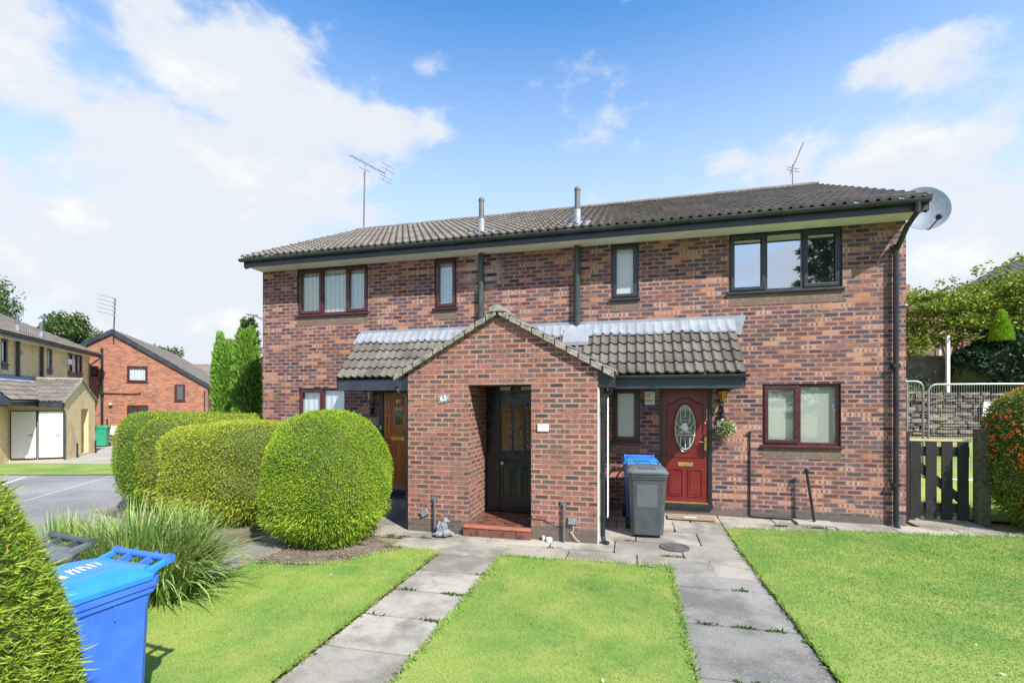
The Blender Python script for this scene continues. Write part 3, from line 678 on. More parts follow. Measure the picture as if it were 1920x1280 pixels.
# grey pipes, boxes on the porch front
yp = -1.96
for xx, zt in ((-1.124, .53), (.90, .56)):
    q = MB(); q.tube([(xx, yp + .01, zt), (xx, yp - .04, zt), (xx, yp - .045, zt - .03), (xx, yp - .045, .01)], .017, 8); q.box(xx - .05, xx + .03, yp - .03, yp - .002, zt - .03, zt + .03)
    on_house(q, 'overflow_pipe', 'grey_pipe')
for xx, zz, r_ in ((-1.305, .30, .5), (1.02, .31, -.02)):
    q = MB().box(-.065, .065, -.035, 0, -.045, .045); o = on_house(q, 'junction_box', 'steel', bevel=.006); o.location = (xx, yp - .002, zz); o.rotation_euler = (0, -r_, 0)
q = MB(); pts = []
for i in range(26):
    t_ = i / 25; pts.append((1.02 - .05 + .13 * t_ + .04 * math.sin(9 * t_), yp - .012 - .03 * t_, .26 - .25 * t_ + .03 * math.sin(14 * t_)))
q.tube(pts, .004, 5); on_house(q, 'loose_cable', 'ivory')
on_house(MB().tube([(.35, yp - .006, .31), (.62, yp - .006, .30), (.78, yp - .006, .22), (1.0, yp - .006, .215)], .006, 5), 'cable', 'black')
# white corner mortar line on the right pier
on_house(MB().box(1.381, 1.392, yp - .004, yp - .001, .0, 2.25), 'corner_strip', 'white')

# red front door (right)
dx0, dx1 = 2.345, 3.228
q = MB()
for a, b, c, e in ((dx0, dx0 + .062, .25, 2.34), (dx1 - .062, dx1, .25, 2.34), (dx0 + .062, dx1 - .062, 2.275, 2.34)): q.box(a, b, .0, .07, c, e)
q.box(dx0 - .01, dx1 + .01, -.05, .06, .18, .248)
rd = on_house(q, 'front_door', 'black', bevel=.004)
rd['label'] = 'red panelled door with oval leaded glass'
a, b = dx0 + .064, dx1 - .064; yl = .025
MB().box(a, b, yl, yl + .045, .262, 2.272).build('door_leaf', MT['red_door'], rd)
MB().box(a, b, yl - .03, yl, .252, .275).build('threshold', MT['gold'], rd)
q = MB(); xm = (a + b) / 2; hw = (b - a) / 2 - .075
arch = [(xm - hw, 1.07), (xm - hw, 2.0)]
for i in range(13):
    u = -1 + 2 * i / 12; arch.append((xm + u * hw * .86, 2.005 + .115 * max(0, math.cos(u * PI / 2)) ** 1.5))
arch += [(xm + hw, 2.0), (xm + hw, 1.07), (xm - hw, 1.07)]
q.tube([(x, yl - .004, z) for x, z in arch], .012, 6)
for s_ in (-1, 1):
    c0 = xm + s_ * (hw / 2 + .01); w_ = hw / 2 - .035
    rc = [(c0 - w_, .38), (c0 - w_, .84), (c0 + w_, .84), (c0 + w_, .38), (c0 - w_, .38)]
    q.tube([(x, yl - .004, z) for x, z in rc], .011, 6); q.box(c0 - w_ + .03, c0 + w_ - .03, yl - .010, yl + .002, .41, .81)
q.build('door_moulding', MT['red_door'], rd)
oc, ow, oh = 1.585, .195, .43
el = [(xm + ow * math.cos(2 * PI * i / 36), oc + oh * math.sin(2 * PI * i / 36)) for i in range(37)]
q = MB(); q.tube([(x, yl - .008, z) for x, z in el], .015, 6); q.build('oval_frame', MT['red_door'], rd)
q = MB(); q.hexa([(x, yl - .002, z) for x, z in el[:-1]], [(x, yl - .008, z) for x, z in el[:-1]]); q.build('oval_glass', MT['glass_dark'], rd)
q = MB()
def lead(pts, r=.0062): q.tube([(xm + x * ow, yl - .011, oc + z * oh) for x, z in pts], r, 5)
lead([(.84 * math.cos(2 * PI * i / 30), .88 * math.sin(2 * PI * i / 30)) for i in range(31)])
for x_ in (-.4, .4): lead([(x_, .8), (x_, .3)]); lead([(x_, -.35), (x_, -.78)])
lead([(0, .88), (0, .45)]); lead([(0, -.5), (0, -.88)])
for s_ in (-1, 1):
    for z_ in (.3, 0, -.3): lead([(s_ * .84, z_), (s_ * 1., z_)])
    for pa in ([(0, -.05), (.35 * s_, .25), (.75 * s_, .22), (.45 * s_, 0), (0, -.05)], [(0, -.08), (.5 * s_, -.02), (.8 * s_, -.12), (.45 * s_, -.16), (0, -.08)], [(0, -.1), (.4 * s_, -.18), (.7 * s_, -.25), (.35 * s_, -.24), (0, -.1)], [(0, .3), (.3 * s_, .33), (.5 * s_, .28)]): lead(pa, .0055)
    lead([(0, -.3), (.84 * s_, -.3)])
lead([(0, -.1), (.09, -.2), (0, -.3), (-.09, -.2), (0, -.1)]); lead([(-.15, .42), (0, .5), (.15, .42), (0, .35), (-.15, .42)]); lead([(-.15, -.38), (0, -.5), (.15, -.38), (0, -.33), (-.15, -.38)])
q.build('leading', MT['ivory'], rd)
q = MB(); q.ell((xm, yl - .012, oc - .0), (.055, .004, .045), 10, 6); q.hexa([(xm - .1, yl - .012, oc + .01), (xm + .02, yl - .012, oc + .02), (xm + .03, yl - .012, oc + .09), (xm - .03, yl - .012, oc + .08)], [(xm - .1, yl - .009, oc + .01), (xm + .02, yl - .009, oc + .02), (xm + .03, yl - .009, oc + .09), (xm - .03, yl - .009, oc + .08)])
q.build('white_glass_petal', MT['white'], rd)
MB().box(xm - .125, xm + .125, yl - .014, yl - .001, .905, .975).build('letterplate', MT['gold'], rd, bevel=.006)
q = MB(); q.box(b - .062, b - .022, yl - .012, yl - .001, 1.19, 1.43); q.build('handle_plate', MT['gold'], rd, bevel=.005)
MB().tube([(b - .042, yl - .012, 1.345), (b - .042, yl - .055, 1.345), (b - .15, yl - .055, 1.345)], .009, 8).build('handle', MT['steel'], rd)
MB().box(b - .03, b - .01, yl - .008, yl - .001, 1.72, 1.92).build('door_chain_plate', MT['steel'], rd)
MB().ell((b - .045, yl - .01, 1.67), (.02, .012, .02)).build('spyhole', MT['gold'], rd)

# hardwood front door (left)
dx0, dx1 = -3.24, -2.35
q = MB()
for a, b, c, e in ((dx0, dx0 + .09, .25, 2.30), (dx1 - .07, dx1, .25, 2.30), (dx0 + .09, dx1 - .07, 2.245, 2.30)): q.box(a, b, .0, .07, c, e)
q.box(dx0 - .01, dx1 + .01, -.06, .06, .17, .248)
wd = on_house(q, 'front_door', 'black', bevel=.004)
wd['label'] = 'varnished hardwood door numbered 61'
a, b = dx0 + .092, dx1 - .072; yl = .025
MB().box(a, b, yl, yl + .045, .30, 2.242).build('door_leaf', MT['hardwood'], wd)
MB().box(a, b, yl - .02, yl + .04, .25, .298).build('weather_bar', MT['lead'], wd)
cw_ = (b - a) / 4
q = MB()
def panel(xa, xb, za, zb):
    for fr in frame_pts(xa, xb, za, zb, .018): q.box(fr[0], fr[1], yl - .012, yl + .001, fr[2], fr[3])
    q.box(xa + .04, xb - .04, yl - .009, yl + .001, za + .04, zb - .04)
c1, c2 = a + .07, a + .20; e1, e2 = c2 + .055, c2 + .255; g1, g2 = e2 + .055, b - .06
for z1_, z2_ in ((1.80, 2.10), (1.38, 1.74), (.82, 1.22), (.38, .74)): panel(g1, g2, z1_, z2_)
panel(c1, c2, 1.80, 2.10); panel(c1, c2, 1.38, 1.74); panel(c1, c2, .82, 1.22); panel(c1, c2, .38, .74)
panel(e1, e2, 1.38, 1.50); panel(e1, e2, .82, 1.22); panel(e1, e2, .38, .74); panel(e1, e2, 1.98, 2.14)
q.build('raised_panel', MT['hardwood'], wd, bevel=.006)
MB().box(e1 + .02, e2 - .02, yl - .006, yl - .001, 1.58, 1.93).build('glazing', MT['glass_dark'], wd)
MB().box(c2 - .03, e2 + .03, yl - .016, yl - .001, 1.255, 1.325).build('letterplate', MT['gold'], wd, bevel=.006)
MB().tube([(a + .05, yl, 1.27), (a + .05, yl - .05, 1.27), (a + .14, yl - .05, 1.27)], .01, 8).build('handle', MT['ink'], wd)
text('61', .12, MT['gold'], wd, ((e1 + e2) / 2, yl - .02, 2.06), name='door_number')
MB().box(dx0 + .03, dx0 + .06, -.012, -.001, 1.48, 1.56).build('bell_push', MT['ivory'], wd)

# ------------------------------------------------------------------ fittings on the house (things of their own)
def wall_lamp(label, loc, glass):
    t = thing('wall_lantern', label, 'wall lamp', loc, group='lanterns beside the front doors')
    q = MB(); q.box(-.035, .035, -.015, .0, -.30, -.05); q.tube([(0, -.01, -.12), (0, -.06, -.2), (0, -.12, -.15), (0, -.12, -.06)], .012, 8)
    q.lathe([(.03, -.38), (.045, -.34), (.02, -.30), (.035, -.26), (.012, -.24)], (0, -.05, 0), 10); q.build('bracket', MT['black'], t)
    q = MB(); q.lathe([(.04, -.07), (.072, .10)], (0, -.12, 0), 6); q.build('lamp_glass', MT[glass], t)
    q = MB(); q.lathe([(.09, .10), (.085, .115), (.05, .16), (.015, .175), (.015, .2)], (0, -.12, 0), 6)
    for k in range(6):
        an = PI / 3 * k; q.tube([(.042 * math.cos(an), -.12 + .042 * math.sin(an), -.07), (.074 * math.cos(an), -.12 + .074 * math.sin(an), .10)], .005, 4)
    q.build('lamp_cap', MT['black'], t)
wall_lamp('black wall lantern with amber glass right of the red door', (1.56, 8.796, 2.13), 'amber')
wall_lamp('black wall lantern with clear glass left of the hardwood door', (-5.2, 8.796, 2.17), 'ivory')
t = thing('notice_box', 'cream and navy notice box between the small window and red door', 'sign', (.36, 8.797, 2.115))
MB().box(-.09, .09, -.045, 0, -.12, .12).build('panel', MT['cream_sign'], t, bevel=.008)
for z_ in (.122, -.165): MB().box(-.095, .095, -.05, -.001, z_, z_ + .043).build('end_cap', MT['navy'], t, bevel=.008)
q = MB()
for row, (zz, n_) in enumerate(((.065, 7), (.03, 6), (-.035, 9), (-.058, 8))):
    xx = -.07
    for k in range(n_):
        w_ = random.uniform(.006, .014); h_ = random.uniform(.012, .024); q.box(xx, xx + w_, -.0475, -.0455, zz - h_ / 2, zz + h_ / 2); xx += w_ + .005
q.build('lettering', MT['ink'], t)
MB().box(-.068, .068, -.0468, -.0452, -.085, .09).build('printed_card', MT['white'], t)

t = thing('house_number_plate', 'tilted grey slate plate numbered 63 on the porch left pier', 'sign', (-2.81, 6.838, 2.097)); t.rotation_euler = (0, -.17, 0)
MB().box(-.095, .095, -.012, 0, -.065, .065).build('plate', MT['stone'], t, bevel=.003)
text('63', .11, MT['white'], t, (0, -.014, 0), name='number')
q = MB().box(-.085, .085, -.02, 0, -.055, .055); o = q.build('blank_wall_plate', MT['ivory'], bevel=.01); o.location = (-1.235, 6.838, 1.66); tag(o, 'pale blank rectangular plate on the porch right pier', 'sign')

# hanging topiary ball
t = thing('hanging_flower_ball', 'cream and green flower ball hanging by the red door', 'hanging basket', (1.60, 8.66, 1.60))
q = MB(); q.tube([(0, 0, .12), (-.02, .04, .30)], .005, 5); q.tube([(-.02, .13, .30), (-.02, .0, .31)], .007, 5); q.build('chain', MT['black'], t)
n = 700; P_ = rdir(n) * np.array([.155, .15, .145]) * rng.uniform(.75, 1, (n, 1)); D = unit(P_ + rdir(n) * .07)
kites('foliage', P_, D, side(D), rng.uniform(.02, .04, n), rng.uniform(.015, .028, n), [MT['petal'], MT['lf_pyr'], MT['core']], MB().ell((0, 0, 0), (.12, .12, .11)), t, mi=(rng.random(n) > .45).astype(int))

# small figures and pots by the porch
st = MB()
for c_, r_ in (((0, 0, .06), (.13, .10, .06)), ((-.03, .0, .12), (.09, .08, .09)), ((.02, -.02, .17), (.06, .06, .08)), ((.05, -.03, .24), (.045, .04, .04)), ((.09, -.04, .245), (.035, .024, .022)),
               ((-.075, .03, .15), (.025, .05, .09)), ((.06, -.075, .07), (.04, .04, .055)), ((-.05, -.08, .05), (.06, .035, .04)), ((.11, .03, .04), (.05, .04, .035)), ((.03, -.045, .285), (.012, .012, .03)), ((.055, -.01, .285), (.012, .012, .03)), ((-.12, -.03, .03), (.06, .03, .025))): st.ell(c_, r_, 12, 8)
o = st.build('stone_ornament', MT['stone']); o.location = (-2.74, 6.66, .0); rm = o.modifiers.new('m', 'REMESH'); rm.mode = 'VOXEL'; rm.voxel_size = .009
dp = o.modifiers.new('d', 'DISPLACE'); tx = bpy.data.textures.new('carve', 'CLOUDS'); tx.noise_scale = .025; dp.texture = tx; dp.strength = .014
tag(o, 'small grey stone crouching creature ornament at the foot of the porch', 'ornament')
o = MB().lathe([(.035, 0), (.045, .02), (.047, .062), (.04, .062), (.038, .02)], (0, 0, 0), 14).build('plastic_pot', MT['white'], loc=(-1.13, 6.76, .0)); tag(o, 'small white plastic pot on the paving by the porch', 'pot')
o = MB().lathe([(.025, 0), (.028, .08), (.024, .08), (.02, .01)], (0, 0, 0), 12).build('glass_jar', MT['glass_obscure'], loc=(-1.22, 6.79, .0)); tag(o, 'small cloudy glass jar beside the white pot', 'jar')
# doormat, drain cover
t = thing('doormat', 'brown coir doormat in front of the red door', 'doormat', (1.02, 8.50, .068))
MB().box(-.38, .38, -.15, .15, 0, .014).build('mat', plain('coir', (.30, .22, .13), .95, var=.3, scale=40), t); MB().box(-.1, .09, -.05, .02, .015, .017).build('leaflet', MT['white'], t)
o = MB().lathe([(.20, 0), (.20, .012), (.17, .012), (.165, .006), (.12, .006), (.115, .013), (.03, .013)], (0, 0, 0), 22).build('drain_cover', plain('cast_iron', (.09, .085, .08), .8, var=.4, scale=20, bump=.5), loc=(.62, 6.93, .004)); tag(o, 'round iron drain cover in the paving', 'drain cover')
# black conduit on the wall
q = MB(); q.tube([(2.01, 8.785, 1.52), (2.01, 8.785, .13), (2.06, 8.78, .09), (2.75, 8.77, .085)], .014, 7); q.box(1.99, 2.03, 8.76, 8.8, 1.50, 1.54); q.box(1.99, 2.03, 8.765, 8.8, .8, .83)
tag(q.build('wall_conduit', MT['black']), 'thin black conduit running down the wall right of the red door', 'pipe')
t = thing('leaning_post', 'black leaning metal post on a small slab against the wall', 'post', (2.93, 8.60, .055))
MB().tube([(0, .0, .03), (-.085, .06, .80), (-.10, .07, .86)], .022, 10).build('pole', MT['black'], t)
MB().ell((-.095, .05, .86), (.035, .06, .04)).build('head', MT['black'], t); MB().box(-.28, .26, -.13, .13, 0, .04).build('slab', MT['concrete'], t, bevel=.006)

# aerials
def rod(q, a, b, r=.008, n=6): q.tube([a, b], r, n)
t = thing('tv_aerial', 'tall yagi television aerial on the left end of the roof ridge', 'aerial', (-7.82, 12.7, 7.2))
q = MB(); rod(q, (0, 0, -.1), (.04, 0, 1.85), .022); q.build('mast', MT['grey_pipe'], t)
q = MB(); A = Vector((-.42, 0, 2.38)); B = Vector((.72, 0, 1.70)); rod(q, A, B, .016); rod(q, (-.15, 0, 2.0), (.25, 0, 1.80), .009); rod(q, (.04, 0, 1.85), (.06, 0, 2.08), .012)
for i in range(13):
    p = A + (B - A) * (i / 13); rod(q, p + Vector((-.03, -.09, -.04)), p + Vector((.03, .09, .04)), .011)
for dz in (-.22, -.12, .08, .2): rod(q, B + Vector((dz * .3, -.25, dz)), B + Vector((dz * .3 + .15, .25, dz)), .007)
rod(q, B + Vector((-.07, 0, -.24)), B + Vector((.08, 0, .24)), .007)
q.build('antenna', MT['steel'], t)
t = thing('tv_aerial', 'short yagi aerial near the right end of the roof ridge', 'aerial', (3.86, 12.7, 7.2))
q = MB(); rod(q, (0, 0, -.1), (0, 0, .62), .016); q.build('mast', MT['steel'], t)
q = MB(); A = Vector((-.05, 0, .42)); B = Vector((.24, 0, 1.14)); rod(q, A, B, .014)
for i in range(9):
    p = A + (B - A) * (i / 9); rod(q, p + Vector((-.02, -.12, 0)), p + Vector((.02, .12, 0)), .007)
for k in (-.1, .12): rod(q, (-.16, -.1, .50 + k * .3), (.16, .1, .50 + k * .3), .009)
q.build('antenna', MT['steel'], t)
# satellite dish
def dish(label, loc, rz, r=.33):
    t = thing('satellite_dish', label, 'satellite dish', loc, rz)
    q = MB(); ring = []
    m, nn_ = 6, 32; M4 = Matrix.Rotation(R(-16), 4, 'X')
    for i in range(m + 1):
        rr = r * i / m; row = []
        for k in range(nn_):
            a = 2 * PI * k / nn_; v = M4 @ Vector((rr * math.cos(a), -.0 + .16 * (1 - (rr / r) ** 2) * .5, rr * 1.15 * math.sin(a))); row.append(tuple(v))
        ring.append(row)
    for i in range(m):
        for k in range(nn_):
            k2 = (k + 1) % nn_; q.face([ring[i][k], ring[i][k2], ring[i + 1][k2], ring[i + 1][k]])
            q.face([tuple(Vector(p) + Vector((0, .012, 0))) for p in (ring[i][k], ring[i + 1][k], ring[i + 1][k2], ring[i][k2])])
    for k in range(nn_):
        k2 = (k + 1) % nn_; q.face([ring[m][k], ring[m][k2], tuple(Vector(ring[m][k2]) + Vector((0, .012, 0))), tuple(Vector(ring[m][k]) + Vector((0, .012, 0)))])
    q.build('reflector', MT['dish'], t, smooth=True)
    q = MB(); q.tube([(0, .02, -r * .95), (0, -.16, -r * 1.15), (.02, -.42, -r * .92)], .012, 6); q.build('arm', MT['grey_pipe'], t); MB().tube([(0, .03, 0), (0, .22, 0), (-.18, .25, 0)], .02, 8).build('bracket', MT['grey_pipe'], t)
    MB().ell((.02, -.43, -r * .86), (.045, .06, .045)).build('receiver', MT['black'], t)
    return t
dish('grey satellite dish on the right gable under the roof corner', (4.78, 9.25, 5.28), R(-6), .36)

# ------------------------------------------------------------------ wheelie bins
def make_bin(label, loc, rz, body, lid, marks=None, tank=None):
    t = thing('wheelie_bin', label, 'wheelie bin', loc, rz, group='wheelie bins')
    q = MB()   # body, front towards -y
    prof = ((.06, .235, -.25, .265), (.16, .238, -.255, .285), (.80, .262, -.30, .30), (.93, .268, -.308, .325))
    def ringp(z, hx, yf, yb, c=.05): return [(-hx + c, yf, z), (hx - c, yf, z), (hx, yf + c, z), (hx, yb - c, z), (hx - c, yb, z), (-hx + c, yb, z), (-hx, yb - c, z), (-hx, yf + c, z)]
    rs = [ringp(*p) for p in prof]
    for a, b in zip(rs, rs[1:]):
        for k in range(8): k2 = (k + 1) % 8; q.face([a[k], a[k2], b[k2], b[k]])
    q.face(rs[0][::-1]); q.face(rs[-1])
    for z0, z1, ex in ((.93, .975, .022), (.895, .93, .012)):
        q.hexa(ringp(z0, .268 + ex, -.308 - ex, .325 + ex), ringp(z1, .268 + ex, -.308 - ex, .325 + ex))
    for xx in (-.13, .08): q.box(.262, .272, xx, xx + .012, .80, .93); q.box(-.272, -.262, xx, xx + .012, .80, .93)
    q.build('body', MT[body], t, bevel=.008)
    q = MB()   # lid with raised dome and stepped rim
    l0 = ringp(.978, .298, -.345, .33, .06); l1 = ringp(1.005, .300, -.35, .335, .06); l2 = ringp(1.02, .283, -.33, .33, .06); l3 = ringp(1.045, .268, -.30, .30, .07); l4 = ringp(1.068, .20, -.20, .22, .09)
    for a, b in zip((l0, l1, l2, l3), (l1, l2, l3, l4)):
        for k in range(8): k2 = (k + 1) % 8; q.face([a[k], a[k2], b[k2], b[k]])
    q.face(l0[::-1]); q.face(l4)
    q.box(-.13, .13, -.29, .18, 1.055, 1.0715)
    for sx in (-1, 1): q.hexa([(sx * .232, .28, .99), (sx * .262, .28, .985), (sx * .256, .40, 1.03), (sx * .236, .40, 1.03)], [(sx * .232, .24, 1.03), (sx * .262, .24, 1.02), (sx * .256, .415, 1.075), (sx * .236, .415, 1.075)])
    ld = q.build('lid', MT[lid], t, bevel=.010)
    q = MB(); q.tube([(-.245, .405, 1.055), (.245, .405, 1.055)], .021, 12)
    for xx in (-.1, .09): q.hexa([(xx, .30, 1.0), (xx + .02, .30, 1.0), (xx + .02, .42, 1.03), (xx, .42, 1.03)], [(xx, .30, 1.03), (xx + .02, .30, 1.03), (xx + .02, .43, 1.08), (xx, .43, 1.08)])
    for sx in (-1, 1): q.tube([(sx * .235, .405, 1.055), (sx * .256, .405, 1.055)], .030, 14)
    q.build('handle_bar', MT[body], t)
    for sx in (-1, 1):
        q = MB(); q.tube([(sx * .235, .27, .10), (sx * .285, .27, .10)], .10, 18); wh = q.build('wheel', MT['rubber'], t, bevel=.008)
        MB().tube([(sx * .284, .27, .10), (sx * .29, .27, .10)], .05, 12).build('hub', MT[body], wh)
    MB().tube([(-.235, .27, .10), (.235, .27, .10)], .012, 8).build('axle', MT['steel'], t)
    if tank: 
        o = MB().box(-.16, .14, -.004, 0, -.18, .16).build('faded_label', MT['label'], t); o.location = (0, -.2905, .66); o.rotation_euler = (-R(4.5) * -1, 0, 0)
    if marks:
        q = MB()
        def stroke(pts, w=.012):
            for (xa, ya), (xb, yb) in zip(pts, pts[1:]):
                dx_, dy_ = xb - xa, yb - ya; L_ = math.hypot(dx_, dy_) or 1; nx_, ny_ = -dy_ / L_ * w / 2, dx_ / L_ * w / 2
                q.face([(xa + nx_, ya + ny_, 1.0735), (xa - nx_, ya - ny_, 1.0735), (xb - nx_, yb - ny_, 1.0735), (xb + nx_, yb + ny_, 1.0735)])
        for s_ in marks: stroke(*s_)
        q.build('painted_number', MT['white'], ld)
    return t
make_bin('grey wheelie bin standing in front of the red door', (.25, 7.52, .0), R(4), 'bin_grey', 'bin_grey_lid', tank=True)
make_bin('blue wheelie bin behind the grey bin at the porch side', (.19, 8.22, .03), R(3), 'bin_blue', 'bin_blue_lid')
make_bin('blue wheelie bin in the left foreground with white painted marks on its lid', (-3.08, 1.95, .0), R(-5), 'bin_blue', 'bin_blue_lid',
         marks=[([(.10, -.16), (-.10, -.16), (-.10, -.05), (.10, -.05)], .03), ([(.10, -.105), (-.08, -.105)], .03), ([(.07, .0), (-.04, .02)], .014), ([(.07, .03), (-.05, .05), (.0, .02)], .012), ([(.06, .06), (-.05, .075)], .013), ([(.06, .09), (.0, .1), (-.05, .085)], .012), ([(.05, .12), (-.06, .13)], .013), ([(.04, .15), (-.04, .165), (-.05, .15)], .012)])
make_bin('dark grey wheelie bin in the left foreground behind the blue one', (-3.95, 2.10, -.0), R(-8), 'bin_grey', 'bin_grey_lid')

# ------------------------------------------------------------------ ground
def gz(x, y):
    a = -.2 * min(1, max(0, (-7 - x) / 4.)); b = .06 * min(1, max(0, (y - 7.) / 1.8)) if x > -7 else .06 * min(1, max(0, (y - 7.) / 1.8)) * max(0, 1 - (-7 - x) / 4.)
    return a + b
def clip(poly, ax, v, keep):
    out = []
    for i in range(len(poly)):
        p, q = poly[i], poly[(i + 1) % len(poly)]
        ip = (p[ax] - v) * keep >= 0; iq = (q[ax] - v) * keep >= 0
        if ip: out.append(p)
        if ip != iq:
            t_ = (v - p[ax]) / (q[ax] - p[ax]); out.append((p[0] + (q[0] - p[0]) * t_, p[1] + (q[1] - p[1]) * t_))
    return out
def sheet(name, poly, dz, mat, label=None, kind='structure', cat=None):
    mb = MB(); xs = [-1e4, -11, -10, -9, -8, -7, 1e4]; ys = [-1e4, 7, 8.8, 1e4]
    for xa, xb in zip(xs, xs[1:]):
        for ya, yb in zip(ys, ys[1:]):
            p = poly
            for ax, v, k in ((0, xa, 1), (0, xb, -1), (1, ya, 1), (1, yb, -1)):
                if len(p) >= 3: p = clip(p, ax, v, k)
            if len(p) >= 3: mb.face([(x, y, gz(x, y) + dz) for x, y in p])
    o = mb.build(name, mat)
    return tag(o, label, cat, kind=kind)
def site(X, Z): c_, s_ = .97014, .24254; return (X * c_ - Z * s_, X * s_ + Z * c_)
sheet('ground', [(-300, -120), (300, -120), (300, 400), (-300, 400)], -.04, MT['scrub'])
sheet('road', [site(-60, 1), site(-5.5, 1), (-6.2, 5), (-6.2, 8.6), site(-10, 14.6), site(-60, 14.6)], -.02, MT['asphalt'])
# parking bay line and kerb strip
sheet('bay_line', [(-13.38, 7.65), (-13.46, 7.72), (-15.62, 11.2), (-15.54, 11.14)], -.014, MT['line'])
sheet('bay_line', [site(-14.8, 14.2), site(-14.72, 14.2), site(-12.9, 11.0), site(-13.0, 11.0)], -.014, MT['line'])
sheet('verge_lawn', [site(-60, 14.62), site(-9, 14.62), site(-9, 17.3), site(-60, 17.3)], .0, MT['lawn'])
sheet('far_path', [site(-60, 17.32), site(-8, 17.32), site(-8, 60), site(-60, 60)], -.03, MT['concrete'])
sheet('far_lawn', [site(-15.2, 18.2), site(-9, 18.2), site(-9, 21), site(-16.4, 21)], .01, MT['lawn'])
sheet('far_lawn', [site(-17.6, 22), site(-9, 22), site(-9, 24.5), site(-19, 24.5)], .01, MT['lawn'])
sheet('planting_bed', [(-10.6, 7.2), (-7.6, 6.1), (-6.7, 5.2), (-6.5, 2.8), (-5.35, 2.8), (-5.35, 4.9), (-3.35, 5.25), (-3.1, 5.95), (-3.5, 6.25), (-4.6, 6.9), (-5.05, 8.6), (-7.9, 9.9), (-10.6, 9.9)], -.008, MT['soil'])
LAWNS = {'L': [(-4.62, 2.0), (-2.52, 2.0), (-2.49, 5.9), (-2.75, 6.0), (-3.15, 5.82), (-3.5, 5.25), (-4.0, 4.95), (-4.6, 4.92)],
         'M': [(-1.66, 2.0), (.46, 2.0), (.49, 6.08), (-1.62, 5.95)],
         'R': [(1.49, 1.5), (13, 1.5), (13, 8.75), (6.0, 8.5), (1.49, 8.0)]}
for k, p in LAWNS.items(): sheet('lawn', p, .012, MT['lawn'])
sheet('back_lawn', [(4.6, 9.55), (13, 9.3), (13, 12.2), (4.5, 12.2)], .004, MT['lawn'])
# paving
sl = MB()
def slab(x0, x1, y0, y1, g=.006):
    j = random.uniform(-.003, .003); z = lambda x, y: gz(x, y) + j
    u = lambda: random.uniform(-.004, .006); pts = []
    cs_ = [(x0 + g, y0 + g), (x1 - g, y0 + g), (x1 - g, y1 - g), (x0 + g, y1 - g)]
    for i in range(4):
        (ax, ay), (bx, by) = cs_[i], cs_[(i + 1) % 4]; ix = 1 if ax < (x0 + x1) / 2 else -1; iy = 1 if ay < (y0 + y1) / 2 else -1
        for k in range(5):
            q_ = k / 5; px_, py_ = ax + (bx - ax) * q_, ay + (by - ay) * q_
            cx_, cy_ = ((x0 + x1) / 2 - px_), ((y0 + y1) / 2 - py_); ch = abs(random.gauss(0, .004)) + (random.uniform(0, .02) if k == 0 else 0)
            L_ = math.hypot(cx_, cy_); pts.append((px_ + cx_ / L_ * ch, py_ + cy_ / L_ * ch))
    tx_, ty_ = random.uniform(-.006, .006), random.uniform(-.006, .006); xm_, ym_ = (x0 + x1) / 2, (y0 + y1) / 2
    zz_ = lambda x, y: z(x, y) + tx_ * (x - xm_) + ty_ * (y - ym_)
    sl.hexa([(x, y, zz_(x, y) - .03) for x, y in pts], [(x, y, zz_(x, y)) for x, y in pts])
y = 1.0
while y < 5.9: slab(-2.50, -1.63, y, y + .61); y += .61
tag(sl.build('centre_path', MT['slab']), kind='structure'); sl = MB()
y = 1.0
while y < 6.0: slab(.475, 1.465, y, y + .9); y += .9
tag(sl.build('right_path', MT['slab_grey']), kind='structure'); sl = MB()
ys = [6.0 - .12, 6.5, 7.1, 7.7, 8.3, 8.9]
for r_, (ya, yb) in enumerate(zip(ys, ys[1:])):
    x = -5.3 - .3 * (r_ % 2)
    while x < 1.48:
        xb = min(x + .9, 1.48)
        if r_ == 0 and xb < -2.0: x = xb; continue
        slab(x, xb, ya, yb); x = xb
for r_, (ya, yb) in enumerate(((7.98, 8.35), (8.35, 8.82))):
    x = 1.48
    while x < 6.2:
        xb = x + .75 + .1 * r_; slab(x, xb, ya + .06 * (x - 1.48) * (1 - r_), yb); x = xb
y = 1.5
while y < 6.6: slab(-5.3 + .0, -4.66, y, y + .6); y += .6
slab(-3.0 - .3, -2.5, 5.88 + .12, 6.5); slab(4.5, 5.5, 8.82, 9.5)
tag(sl.build('paving', MT['slab']), kind='structure')
# soil crumbs and stones on the bed
n = 1500; n = 1600; xy = np.stack([rng.uniform(-4.9, -2.7, n), rng.uniform(4.9, 6.5, n)], 1)
def inside(p, poly):
    r = np.zeros(len(p), bool); j = len(poly) - 1
    for i in range(len(poly)):
        xi, yi = poly[i]; xj, yj = poly[j]
        c_ = ((yi > p[:, 1]) != (yj > p[:, 1])) & (p[:, 0] < (xj - xi) * (p[:, 1] - yi) / (yj - yi + 1e-12) + xi); r ^= c_; j = i
    return r
bed = [(-4.9, 4.9), (-3.35, 5.2), (-2.9, 5.9), (-3.3, 6.3), (-4.6, 6.6)]
xy = xy[inside(xy, bed)]; q = MB()
for x, y in xy:
    r_ = random.uniform(.004, .015); q.ell((x, y, r_ * .3), (r_ * random.uniform(.8, 1.5), r_, r_ * .6), 5, 4)
tag(q.build('soil_crumbs', ground_mat('crumbs', (.13, .10, .07), (.30, .23, .16), (.42, .36, .29), 5, 30)), kind='stuff')

